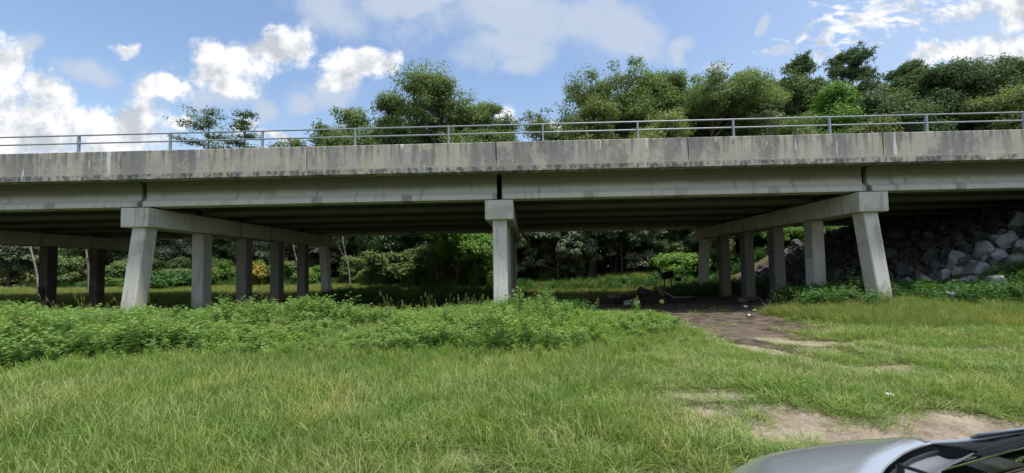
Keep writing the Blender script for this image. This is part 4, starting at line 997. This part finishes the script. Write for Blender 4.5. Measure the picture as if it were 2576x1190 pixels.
# ------------------------------------------------------------------ debris under the bridge
def build_debris():
    Y0 = 19.0; c = at_depth(1620, 745, Y0); zg = float(hgt(c[0], Y0))
    def plank(a, b, w, th, mat, label, name='plank'):
        a = Vector(a); b = Vector(b); d = b - a; L = d.length; bm = bmesh.new()
        n = 6; rg = random.Random(label)
        rings = []
        for i in range(n + 1):
            x = L*i/n; k = .55 if i in (0, n) else 1.0; j = rg.uniform(-.012, .012); rings.append([bm.verts.new((x, s*w/2*k + j, t*th/2 + j)) for s, t in ((-1,-1),(1,-1),(1,1),(-1,1))])
        for p, q in zip(rings[:-1], rings[1:]):
            for i in range(4): bm.faces.new((p[i], p[(i+1)%4], q[(i+1)%4], q[i]))
        bm.faces.new(rings[0][::-1]); bm.faces.new(rings[-1])
        o = bm_obj(name, bm, mat); o.matrix_world = Matrix.Translation(a) @ d.to_track_quat('X', 'Z').to_matrix().to_4x4(); tag(o, label, 'board', 'boards of the debris pile'); return o
    P = lambda px, py, dY=0: tuple(at_depth(px, py, Y0 + dY))
    plank(P(1640,716,.3), P(1700,750,-.2), .26, .06, M['wood_grey'], 'long grey plank leaning steeply over the right side of the debris pile')
    plank(P(1655,728,.0), P(1672,752,-.3), .14, .05, M['wood_grey'], 'short grey board propped below the leaning plank')
    plank(P(1692,748,-.2), P(1742,746,.4), .34, .05, M['wood_grey'], 'pale board lying flat on the dirt right of the debris pile')
    plank(P(1550,750,-.2), P(1640,738,.3), .22, .09, M['wood_dark'], 'dark board lying low across the front of the debris pile')
    plank(P(1570,757,-.5), P(1640,748,-.3), .18, .07, M['wood_dark'], 'dark brown beam at the bottom front of the debris pile')
    plank(P(1605,741,.2), P(1665,734,.5), .3, .12, M['wood_dark'], 'thick charred timber across the top of the debris pile')
    plank(P(1528,746,.3), P(1600,742,.3), .25, .08, M['wood_grey'], 'weathered board at the left end of the debris pile')
    plank(P(1620,748,-.1), P(1680,742,.1), .3, .14, M['wood_dark'], 'charred timber in the middle of the debris pile')
    # burnt stump-like lumps
    for px, py, s, lab in ((1612, 733, .42, 'black burnt stump on top of the debris pile, left one'), (1640, 741, .42, 'big black burnt log lump in the middle of the debris pile'), (1625, 731, .32, 'black burnt stump on top of the debris pile, right one')):
        p = at_depth(px, py, Y0 + .3); o = add_mesh('burnt_stump', rock_mesh(500 + int(px)), M['wood_dark']); o.location = (p[0], p[1], max(p[2], zg + .1)); o.scale = (s*1.1, s, s*1.2); tag(o, lab, 'stump')
    # heap of soil under it
    X, Yg = np.meshgrid(np.linspace(-2.1, 2.1, 40), np.linspace(-1.0, 1.0, 20)); r = np.sqrt((X/2.1)**2 + Yg**2)
    Z = .42*np.clip(1 - r, 0, 1)**.8*(.6 + .8*fbm(X, Yg, .6, 130)) - .05; V = np.stack([X, Yg, Z], -1).reshape(-1, 3); i = np.arange(19*39); a = (i//39)*40 + i % 39
    o = add_mesh('ash_heap', quick_mesh('ash_heap', V, np.stack([a, a+1, a+41, a+40], 1), smooth=True), M['wood_dark']); o.location = (c[0], Y0 + .1, zg); tag(o, 'low dark heap of ash and soil under the boards of the debris pile', 'heap')
    acc = Acc(); rg = np.random.default_rng(640)
    for q in range(110):
        x = rg.normal(0, .8); y = rg.normal(0, .35); z = max(0, .38 - .13*abs(x)*abs(x)) * rg.random(); a = rg.normal(0, .9); L = rg.uniform(.3, 1.1); e = np.array([math.cos(a), math.sin(a)*.6, rg.normal(.05, .28)])*L/2
        acc.add(*tube_arrays([np.array([x, y, z + .05]) - e, np.array([x, y, z + .05]) + rg.normal(0, .04, 3), np.array([x, y, z + .05]) + e], [.022, .018, .008], 5))
    o = add_mesh('brush_heap', acc.mesh('brush_heap'), M['wood_dark']); o.location = (c[0] - .1, Y0 - .2, zg + .02); tag(o, 'heap of dark sticks and brush tangled around the boards of the debris pile', 'brush')
    # litter
    def crumple(px, py, Y, s, mat, label, cat, seed, name):
        p = at_depth(px, py, Y); o = add_mesh(name, rock_mesh(seed), mat); o.location = (p[0], Y, float(hgt(p[0], Y)) + .32*s); o.scale = (s*1.3, s, s*.8); o.rotation_euler = (.4, .1, seed); tag(o, label, cat)
    crumple(1577, 757, 17.9, .34, M['grey_plastic'], 'greyish crumpled plastic bag in front of the debris pile, left one', 'litter', 601, 'plastic_bag')
    crumple(1600, 757, 17.8, .34, M['white'], 'white crumpled plastic bag in front of the debris pile', 'litter', 602, 'plastic_bag')
    crumple(1874, 756, 13.8, .12, M['white'], 'cream scrap of paper at the edge of the shade weeds', 'litter', 603, 'paper_scrap')
    crumple(1898, 770, 12.6, .12, M['yellow'], 'yellow scrap on the edge of the track by the shade weeds', 'litter', 604, 'paper_scrap')
    crumple(1884, 787, 11.7, .09, M['white'], 'small white scrap on the bare dirt of the track', 'litter', 605, 'paper_scrap')
    p = on_ground(2235, 1000); crumple(2236, 1000, p[1], .085, M['white'], 'white crumpled scrap lying in the grass above the bare patches', 'litter', 606, 'paper_scrap')
    p = at_depth(1665, 755, 18.2); bm = bmesh.new(); bmesh.ops.create_cone(bm, cap_ends=True, segments=20, radius1=.12, radius2=.10, depth=.05, matrix=Matrix.Translation((0, 0, 0)) @ Matrix.Rotation(R(75), 4, 'X'))
    o = bm_obj('yellow_disc', bm, M['yellow'], bevel=.008); o.location = (p[0], 18.2, float(hgt(p[0], 18.2)) + .12); tag(o, 'round yellow plastic disc leaning in front of the debris pile', 'litter')
    # dumped metal box on a bent stand, out in the bright weeds
    p = at_depth(1680, 712, 26.0); g = empty('broken_grill', (p[0], 26.0, float(hgt(p[0], 26.0)))); tag(g, 'black broken metal grill with open box on a bent stand in the bright weeds', 'grill')
    bm = bmesh.new(); V = [(-.32,-.22,.85),(.30,-.22,.95),(.30,.22,.95),(-.32,.22,.85),(-.40,-.24,1.25),(.34,-.24,1.42),(.34,.24,1.42),(-.40,.24,1.25)]
    v = [bm.verts.new(q) for q in V]
    for f in ((0,3,2,1),(1,2,6,5),(2,3,7,6),(3,0,4,7)): bm.faces.new([v[i] for i in f])
    o = bm_obj('fire_box', bm, M['black'], g); o.modifiers.new('s', 'SOLIDIFY').thickness = .03
    bm = bmesh.new(); bx(bm, .30, 1.0, -.2, .2, .92, .98); bx(bm, .55, .85, -.18, .18, .74, .92); bm_obj('side_tray', bm, M['black'], g, bevel=.01)
    bm = bmesh.new(); bx(bm, .95, 1.12, -.16, .16, .985, 1.01); bm_obj('tray_rim', bm, M['white'], g)
    acc = Acc()
    for a, b in (((-.85,0,.92),(-.3,0,1.18)),((-.85,0,.92),(-.1,.0,.86))): acc.add(*tube_arrays([a, b], .025, 6))
    add_mesh('handle', acc.mesh('handle'), M['black'], g)
    for a, b in (((-.2,-.1,.9),(-.45,-.2,-.1)),((-.2,.1,.9),(-.1,.2,-.1)),((.2,0,.9),(.3,0,-.1))):
        V, F = tube_arrays([a, b], .03, 6); add_mesh('leg', quick_mesh('leg', V, F), M['black'], g)
build_debris()

# ------------------------------------------------------------------ the car
def build_car():
    a = R(25); ang = math.atan2(math.sin(a), -math.cos(a))
    gz = -.165
    paint = NT('silver_paint'); fl = paint.noise(paint.obj(), 900, 2, .5)
    pm = paint.done(paint.princ(paint.mix(fl, (.37, .40, .43), (.46, .49, .52)), .24, .40, .5, **{'Coat Weight': 1.0, 'Coat Roughness': .04}))
    blk = mat_simple('black_trim', (.022, .022, .024), .45); cowl_m = mat_simple('grey_cowl_plastic', (.17, .18, .20), .38, spec=.5, var=.12, scale=30)
    rub = mat_simple('tyre_rubber', (.02, .02, .02), .85); rimm = mat_simple('alloy', (.5, .5, .52), .35, .8); inn = mat_simple('car_interior', (.055, .068, .062), .8)
    lamp = mat_simple('lamp_lens', (.75, .77, .8), .1, 0, .5); red = mat_simple('red_lens', (.4, .02, .02), .15)
    g = NT('car_glass'); tr = g.n('ShaderNodeBsdfTransparent'); tr.inputs[0].default_value = (.30, .41, .37, 1); gl = g.n('ShaderNodeBsdfGlossy'); gl.inputs['Roughness'].default_value = .02
    fr = g.n('ShaderNodeFresnel'); fr.inputs[0].default_value = 1.5; ms = g.n('ShaderNodeMixShader'); g.l(fr.outputs[0], ms.inputs[0]); g.l(tr.outputs[0], ms.inputs[1]); g.l(gl.outputs[0], ms.inputs[2]); glass = g.done(ms.outputs[0])
    dark_glass = mat_simple('dark_side_glass', (.012, .016, .015), .05, 0, .5)
    C = np.array([1.75, 1.65]); Fv = np.array([-math.cos(a), math.sin(a)]); Lv = np.array([-math.sin(a), -math.cos(a)])
    org = C + Lv*.72
    car = empty('parked_car', (org[0], org[1], gz), ang); tag(car, 'silver car at the bottom right corner, only hood and windshield showing', 'car')
    # profile tables along the car (x forward from the rear corner of the hood)
    tx = [-3.55,-3.45,-3.2,-2.4,-1.5,-.6,0,.14,.30,.47,.61,.73,.84,.92,.97]
    crest_z = lambda x: np.interp(x, tx, [.70,.86,.95,.97,.97,.96,.95,.925,.89,.84,.79,.71,.60,.50,.42])
    crest_y = lambda x: np.interp(x, tx, [.60,.64,.70,.76,.78,.77,.735,.722,.705,.685,.665,.645,.58,.48,.36])
    half = lambda x: np.interp(x, tx, [.66,.76,.83,.87,.875,.875,.87,.865,.855,.84,.82,.79,.70,.58,.46])
    bot = lambda x: np.interp(x, tx, [.40,.32,.24,.20,.20,.20,.20,.20,.20,.20,.21,.22,.24,.28,.34])
    def hood_z(x, y):
        yy = np.clip(np.abs(y) / crest_y(x), 0, 1); return crest_z(x) + .098*(1 - yy**2.4)*np.interp(x, [0, .3, .75, .97], [1, 1, .8, .5])
    # lower body shell
    xs = np.concatenate([np.linspace(-3.55, 0, 30), np.linspace(.05, .97, 22)])
    rows = []
    for x in xs:
        w, yc, zc, zb = half(x), crest_y(x), crest_z(x), bot(x); h = zc - zb
        prof = [(0, zb), (.75*w, zb), (.93*w, zb + .07*h), (w*.985, zb + .25*h), (w, zb + .5*h), (w*.985, zb + .68*h), (w*.95*.5 + yc*.5 + .012, zb + .90*h), (yc + .012, zc - .012), (yc, zc)]
        rows.append([(x, -y, z) for y, z in prof[::-1]] + [(x, y, z) for y, z in prof[1:]])
    Rw = np.array(rows); nr, nc = Rw.shape[:2]; i = np.arange((nr-1)*(nc-1)); q = (i//(nc-1))*nc + i % (nc-1)
    me = quick_mesh('body', Rw.reshape(-1, 3), [np.stack([q, q+1, q+nc+1, q+nc], 1)], smooth=True)
    bo = add_mesh('body', me, pm, car)
    # front and tail closures
    for nm, xe, sgn in (('front_bumper', .97, 1), ('rear_bumper', -3.55, -1)):
        w = half(xe); bm = bmesh.new(); prof = rows[-1] if sgn > 0 else rows[0]; vs = [bm.verts.new(p) for p in prof]; bm.faces.new(vs); bm_obj(nm, bm, pm, car)
    # hood: grid from its curved rear edge to the nose
    xr = lambda y: np.interp(np.abs(y), [0, .19, .25, .38, .53, .66, .715], [.45, .385, .345, .272, .165, .06, .005])
    U = np.linspace(-1, 1, 49); T = np.concatenate([np.linspace(0, .09, 8)[:-1], np.linspace(.09, 1, 32)]); V = []
    for t in T:
        for u in U:
            yr = u*.715; x = xr(yr)*(1-t) + (.95 - .10*u*u)*t; y = u*(crest_y(x) - .006); z = hood_z(x, y) + .004 - .022*max(0, 1 - t/.075)**2
            V.append((x, y, z))
    n = len(U); i = np.arange((len(T)-1)*(n-1)); q = (i//(n-1))*n + i % (n-1)
    ho = add_mesh('hood', quick_mesh('hood', V, np.stack([q, q+1, q+n+1, q+n], 1), smooth=True), pm, car); sm = ho.modifiers.new('s', 'SOLIDIFY'); sm.thickness = .02; sm.offset = -1
    # rolled rear lip of the hood
    # cowl panel between hood and glass
    xg = lambda y: np.interp(np.abs(y), [0, .2, .40, .54, .60], [.235, .20, .105, -.01, -.08]); zg = lambda y: np.interp(np.abs(y), [0, .4, .54, .60], [1.005, .975, .965, .985])
    Vc = []; K = 9
    for u in U:
        y = u*.70; x0, z0 = xr(y) - .022, hood_z(xr(y), y) - .040
        yg = u*.60; x1, z1 = xg(yg), zg(yg) - .004
        for k in range(K):
            s = k/(K-1); Vc.append((x0*(1-s) + x1*s, y*(1-s) + yg*s, z0*(1-s) + z1*s - .022*math.sin(math.pi*min(1, s*1.15))))
    i = np.arange(48*(K-1)); q = (i//(K-1))*K + i % (K-1); add_mesh('cowl', quick_mesh('cowl', Vc, np.stack([q, q+1, q+K+1, q+K], 1), smooth=True), cowl_m, car)
    seal = np.array([(xr(u*.71) - .02, u*.70, hood_z(xr(u*.71), u*.70) - .030) for u in U]); Vv, Fs = tube_arrays(seal, .006, 6); add_mesh('hood_seal', quick_mesh('hood_seal', Vv, Fs, smooth=True), blk, car)
    # windshield
    Vw = []; KW = 14
    for u in U:
        yg = u*.60; b0 = np.array([xg(yg), yg, zg(yg)]); t1 = np.array([-.86 + .14*(1-u*u), u*.50, 1.385 + .03*(1-u*u)])
        for k in range(KW):
            s = k/(KW-1); Vw.append(tuple(b0*(1-s) + t1*s + np.array([0, 0, .035*math.sin(math.pi*s)])))
    i = np.arange(48*(KW-1)); q = (i//(KW-1))*KW + i % (KW-1); wsm = np.stack([q, q+1, q+KW+1, q+KW], 1)
    add_mesh('windshield', quick_mesh('windshield', Vw, wsm, smooth=True), glass, car)
    Vw = np.array(Vw).reshape(49, KW, 3)
    def strip(name, A, B, mat, parent=car):
        A, B = np.asarray(A), np.asarray(B); m = len(A); V = np.concatenate([A, B]); f = np.array([(j, j+1, m+j+1, m+j) for j in range(m-1)])
        o = add_mesh(name, quick_mesh(name, V, f, smooth=True), mat, parent); sd = o.modifiers.new('s', 'SOLIDIFY'); sd.thickness = .008; return o
    for s, e in ((-1, 0), (1, -1)):
        edge = Vw[e]                                            # glass side edge, bottom to top
        Vv, Fs = tube_arrays(edge, .008, 6); add_mesh('glass_trim', quick_mesh('glass_trim', Vv, Fs, smooth=True), blk, car)
        out = np.array([(x, s*np.interp(x, [-.95, -.25, -.1, 0], [.56, .70, .722, .735]), z) for x, z in zip(np.linspace(0.0, -.95, KW), np.interp(np.linspace(0.0, -.95, KW), [-.95, -.25, -.17, -.09, 0], [1.335, 1.046, 1.006, .974, .948]))])
        strip('pillar_base', edge[:5] + np.array([0, 0, .004]), out[:5] - np.array([0, s*.012, -.001]), blk)
        strip('pillar', edge[4:] + np.array([0, 0, .006]), out[4:], pm)
        Vv, Fs = tube_arrays(out, .010, 8); add_mesh('pillar_edge', quick_mesh('pillar_edge', Vv, Fs, smooth=True), pm, car)
        # side glass below the roof rail
        xsid = np.linspace(-.12, -2.95, 26); rt = np.interp(xsid, [-2.95, -2.3, -.95, -.25, -.12], [1.06, 1.36, 1.345, 1.05, .995]); ry = np.interp(xsid, [-2.95, -2.3, -.95, -.12], [.62, .55, .56, .72])
        strip('side_glass', [(x, s*(crest_y(x) - .01), crest_z(x)) for x in xsid], [(x, s*y, z) for x, y, z in zip(xsid, ry, rt)], dark_glass)
        strip('roof_rail', [(x, s*y, z) for x, y, z in zip(xsid, ry, rt)], [(x, s*(y - .06), z + .035) for x, y, z in zip(xsid, ry, rt)], pm)
        bm = bmesh.new(); bx(bm, -1.36, -1.28, s*.68 - .06, s*.68 + .06, .97, 1.36)
        bm_obj('centre_pillar', bm, blk, car)
        bm = bmesh.new(); bmesh.ops.create_uvsphere(bm, u_segments=16, v_segments=10, radius=1, matrix=Matrix.Translation((-.50, s*.98, 1.04)) @ Matrix.Diagonal((.07, .11, .075, 1))); bx(bm, -.53, -.46, min(s*.80, s*.92), max(s*.80, s*.92), .98, 1.01); bm_obj('side_mirror', bm, pm, car, smooth=True)
        for x in (-1.1, -2.05): bm = bmesh.new(); bx(bm, x, x + .16, min(s*.872, s*.895), max(s*.872, s*.895), .80, .825); bm_obj('door_handle', bm, pm, car, bevel=.006)
        bm = bmesh.new(); bmesh.ops.create_uvsphere(bm, u_segments=16, v_segments=10, radius=1, matrix=Matrix.Translation((.80, s*.58, .60)) @ Matrix.Diagonal((.15, .14, .075, 1))); bm_obj('headlight', bm, lamp, car, smooth=True)
        bm = bmesh.new(); bx(bm, -3.60, -3.5, min(s*.45, s*.66), max(s*.45, s*.66), .66, .82); bm_obj('tail_light', bm, red, car, bevel=.01)
        for x in (.12, -2.50):
            bm = bmesh.new(); bmesh.ops.create_cone(bm, cap_ends=True, segments=36, radius1=.315, radius2=.315, depth=.2, matrix=Matrix.Translation((x, s*.785, .315)) @ Matrix.Rotation(R(90), 4, 'X')); w = bm_obj('tyre', bm, rub, car, bevel=.03)
            bm = bmesh.new(); bmesh.ops.create_cone(bm, cap_ends=True, segments=30, radius1=.21, radius2=.17, depth=.03, matrix=Matrix.Translation((x, s*.893, .315)) @ Matrix.Rotation(R(-90*s), 4, 'X'))
            for k in range(5):
                bmesh.ops.create_cube(bm, size=1, matrix=Matrix.Translation((x, s*.91, .315)) @ Matrix.Rotation(k*2*math.pi/5, 4, 'Y') @ Matrix.Translation((0, 0, .1)) @ Matrix.Diagonal((.05, .02, .16, 1)))
            bm_obj('rim', bm, rimm, w)
            V, F = tube_arrays([(x + .35*math.cos(t), s*.872, .315 + .35*math.sin(t)) for t in np.linspace(-.3, math.pi + .3, 22)], .02, 6); add_mesh('wheel_arch', quick_mesh('wheel_arch', V, F, smooth=True), blk, car)
    # roof, rear window, boot lid
    xr_ = np.linspace(-.84, -2.3, 14); rz_ = lambda x: np.interp(x, [-2.3, -1.5, -.84], [1.385, 1.435, 1.41]); V = []
    for x in xr_:
        for u in np.linspace(-1, 1, 17): V.append((x, u*.52, rz_(x) - .035*u*u))
    i = np.arange(13*16); q = (i//16)*17 + i % 16; o = add_mesh('roof', quick_mesh('roof', V, np.stack([q, q+1, q+18, q+17], 1), smooth=True), pm, car); o.modifiers.new('s', 'SOLIDIFY').thickness = .02
    V = [];
    for t in np.linspace(0, 1, 8):
        for u in np.linspace(-1, 1, 17): V.append((-2.3 - .68*t + .06*(1-u*u)*-1, u*(.52 + .12*t), 1.385 - .03*u*u - .35*t + .04*math.sin(math.pi*t)))
    i = np.arange(7*16); q = (i//16)*17 + i % 16; add_mesh('rear_window', quick_mesh('rear_window', V, np.stack([q, q+1, q+18, q+17], 1), smooth=True), glass, car)
    V = []
    for x in np.linspace(-2.95, -3.55, 8):
        for u in np.linspace(-1, 1, 13): V.append((x, u*(crest_y(x) - .006), crest_z(x) + .05*(1-u*u)))
    i = np.arange(7*12); q = (i//12)*13 + i % 12; add_mesh('boot_lid', quick_mesh('boot_lid', V, np.stack([q, q+1, q+14, q+13], 1), smooth=True), pm, car)
    bm = bmesh.new(); bx(bm, .972, .985, -.26, .26, .44, .56); bx(bm, .972, .985, -.3, .3, .36, .42); bm_obj('grille', bm, blk, car)
    # cabin: dash, seats, wheel
    bm = bmesh.new(); bx(bm, -.55, .05, -.6, .6, .55, .90); bx(bm, -3.0, -.5, -.7, .7, .25, .42); bx(bm, -3.0, -2.85, -.65, .65, .4, .95); bm_obj('dashboard', bm, inn, car, bevel=.04)
    for y in (-.36, .36):
        bm = bmesh.new(); bx(bm, -1.35, -.85, y - .24, y + .24, .42, .62); v = bx(bm, -1.5, -1.36, y - .24, y + .24, .55, 1.12); bx(bm, -1.52, -1.42, y - .13, y + .13, 1.14, 1.30); bm_obj('seat', bm, inn, car, bevel=.05)
    bm = bmesh.new(); bx(bm, -2.55, -2.1, -.62, .62, .42, .60); bx(bm, -2.72, -2.58, -.62, .62, .5, 1.08); bm_obj('rear_seat', bm, inn, car, bevel=.05)
    V, F = tube_arrays([(-.72 - .07*math.sin(t), .36 + .18*math.cos(t), .95 + .17*math.sin(t)) for t in np.linspace(0, 2*math.pi, 25)], .014, 8); add_mesh('steering_wheel', quick_mesh('steering_wheel', V, F, smooth=True), blk, car)
    # wipers and washer jets
    for y0, y1 in ((-.30, .20), (.22, .66)):
        w = None; p0 = np.array([xg(y0) + .10, y0, zg(y0) + .012]); acc = Acc()
        acc.add(*tube_arrays([p0 - np.array([0, 0, .03]), p0 + np.array([0, 0, .012])], .011, 10))
        tip = lambda y, s: np.array([xg(y)*(1 - s) + s*(-.4) , y, zg(y) + .02 + s*.24])
        acc.add(*tube_arrays([p0 + np.array([-.0, .0, .012]), p0 + np.array([-.03, .08, .03]), tip(y0 + .30, .10) + np.array([0, 0, .02])], [.007, .006, .005], 6))
        wp = add_mesh('wiper', acc.mesh('wiper', True), blk, car)
        V, F = tube_arrays([tip(y0 + .06, .04), tip(y0 + .30, .10), tip(y1, .06)], .005, 6); add_mesh('blade', quick_mesh('blade', V, F, smooth=True), blk, wp)
    for y in (-.30, .30): bm = bmesh.new(); bmesh.ops.create_uvsphere(bm, u_segments=10, v_segments=6, radius=1, matrix=Matrix.Translation((.46, y, hood_z(.46, y) + .006)) @ Matrix.Diagonal((.022, .015, .012, 1))); bm_obj('washer_jet', bm, blk, car, smooth=True)
build_car()
